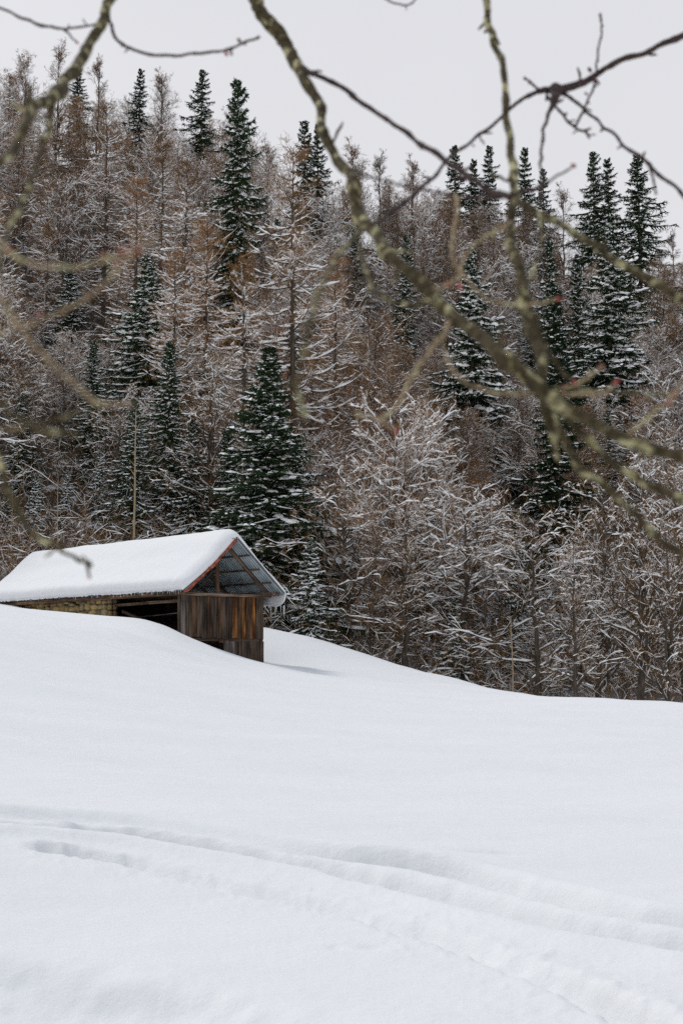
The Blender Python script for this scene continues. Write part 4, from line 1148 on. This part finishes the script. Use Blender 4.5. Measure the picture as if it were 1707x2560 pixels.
near_branch('dark branch entering from the upper right edge and forking at a knot against the sky', [
    ('limb', [(1690, 25), (1620, 58), (1568, 80), (1500, 112), (1430, 142), (1350, 180), (1300, 196), (1265, 206), (1230, 214), (1180, 245), (1130, 285), (1060, 340), (1000, 395), (945, 448), (890, 492), (850, 520)],
     [24, 23, 20, 18, 18, 20, 28, 16, 10, 10, 10, 11, 12, 12, 9], [2.9, 2.9, 2.8, 2.3], B_DARK, [(1352, 158, 9, 0), (1250, 520, 5, 0)]),
    ('twig', [(1276, 205), (1272, 222), (1262, 252), (1252, 290), (1247, 340), (1243, 400), (1240, 470)], [38, 22, 10, 9, 8, 8], [2.85, 2.7, 2.4], B_DARK, []),
    ('twig', [(1285, 208), (1330, 245), (1370, 278), (1410, 312), (1445, 345), (1480, 370), (1515, 402), (1560, 440), (1620, 495)], [14, 9, 9, 10, 13, 10, 9], [2.85, 2.7, 2.6], B_DARK, [(1380, 300, 6, 0)]),
    ('twig', [(1490, 378), (1498, 410), (1506, 448)], [8, 6], [2.65, 2.6], B_DARK, []),
    ('twig', [(1245, 212), (1225, 196), (1203, 178)], [8, 7], [2.85, 2.8], B_DARK, [(1204, 180, 6, 0), (1216, 190, 6, 0)]),
    ('twig', [(1255, 220), (1285, 255), (1315, 290), (1345, 302), (1352, 318)], [9, 8, 7], [2.85, 2.7], B_DARK, [(1298, 262, 7, 0), (1320, 288, 8, 0), (1345, 300, 8, 0), (1366, 286, 6, 0)]),
    ('twig', [(1320, 292), (1335, 262), (1350, 228), (1365, 192), (1368, 160), (1372, 120), (1380, 80), (1378, 32)], [8, 7, 7, 6, 6, 6], [2.75, 2.8], B_DARK, [(1368, 187, 9, 0), (1345, 215, 6, 0), (1350, 236, 6, 0), (1372, 140, 5, 0), (1376, 98, 5, 0), (1382, 60, 6, 0), (1377, 34, 6, 0)]),
    ])
near_branch('mossy limb curving down from the top left towards the left edge', [
    ('limb', [(305, -80), (280, -35), (257, 5), (230, 52), (198, 112), (165, 165), (125, 212), (85, 240), (58, 275), (42, 320), (12, 368), (-35, 420), (-90, 480)],
     [25, 27, 30, 32, 37, 38, 32, 28, 26, 28], [2.7, 2.4, 1.9, 1.7], B_MOSS, []),
    ('side_branch', [(130, 208), (118, 250), (108, 300), (92, 355), (72, 415), (45, 475), (18, 535), (0, 600), (-25, 670)], [18, 15, 15, 14, 16, 17], [2.15, 1.9, 1.6], B_MOSS, []),
    ('twig', [(238, 38), (225, 54), (180, 63), (120, 62), (60, 45), (0, 18), (-60, -8)], [10, 7, 7, 9, 8, 7], [2.6, 2.6], B_DARK, [(120, 60, 5, 0)]),
    ('twig', [(145, 66), (160, 80), (177, 97)], [6, 5], [2.6, 2.6], B_DARK, [(178, 98, 6, 1)]),
    ('twig', [(252, 12), (250, 42), (262, 80), (290, 105), (330, 122), (380, 128), (440, 123), (505, 117), (550, 103), (598, 84)], [12, 10, 9, 9, 8, 8, 8], [2.65, 2.6], B_DARK, [(520, 124, 8, 1), (549, 92, 8, 0), (562, 100, 7, 0), (592, 86, 7, 0), (470, 122, 5, 0)]),
    ])
near_branch('blurred pinkish twig with three red buds at the left edge', [
    ('twig', [(-70, 520), (0, 558), (30, 582), (80, 606), (150, 614), (220, 606), (290, 582), (340, 560), (376, 530)], [16, 15, 14, 11, 11, 8], [1.3, 1.2, 1.15], B_PINK, [(22, 575, 11, 1), (240, 588, 11, 1), (282, 576, 12, 1), (315, 573, 11, 1), (270, 610, 9, 1)]),
    ('twig', [(275, 610), (245, 650), (175, 698), (110, 728), (50, 748), (-40, 785)], [8, 12, 11, 12], [1.25, 1.25], B_PINK, [(88, 712, 8, 1)])])
near_branch('long blurred twig arching from the left edge down towards the right', [
    ('twig', [(-70, 600), (0, 680), (40, 745), (95, 812), (150, 862), (190, 900), (240, 926), (312, 932)], [17, 18, 18, 17, 15, 12], [1.3, 1.2], B_PINK, [])])
near_branch('low blurred olive twig at the left edge below the arching one', [
    ('twig', [(-80, 880), (-20, 912), (35, 948), (75, 980), (130, 994), (185, 1000)], [14, 13, 13, 10], [1.25, 1.2], B_MOSS, []),
    ('twig', [(55, 965), (110, 968), (160, 955), (225, 945)], [11, 8, 8], [1.22, 1.3], B_MOSS, []),
    ('twig', [(-70, 1000), (0, 985), (60, 982)], [12, 10, 8], [1.25, 1.23], B_PINK, [])])
near_branch('bent twig ending in a dark tip in front of the snowy barn roof', [
    ('twig', [(-60, 960), (-15, 1030), (5, 1075), (20, 1130), (50, 1185), (90, 1232), (140, 1262), (190, 1288), (212, 1300)], [17, 18, 20, 19, 14, 10, 10], [1.6, 1.7, 1.9], B_MOSS, [(210, 1298, 7, 0), (185, 1284, 7, 0)]),
    ('twig', [(198, 1293), (203, 1308), (206, 1328)], [8, 7], [1.9, 1.9], B_DARK, [(206, 1326, 6, 1)])])
near_branch('tiny twig tip poking in at the top edge right of the centre', [
    ('twig', [(850, -40), (880, -5), (925, 12), (945, 6), (962, -15), (975, -50)], [5, 5, 5], [2.8, 2.8], B_DARK, [(928, 12, 6, 0)])])
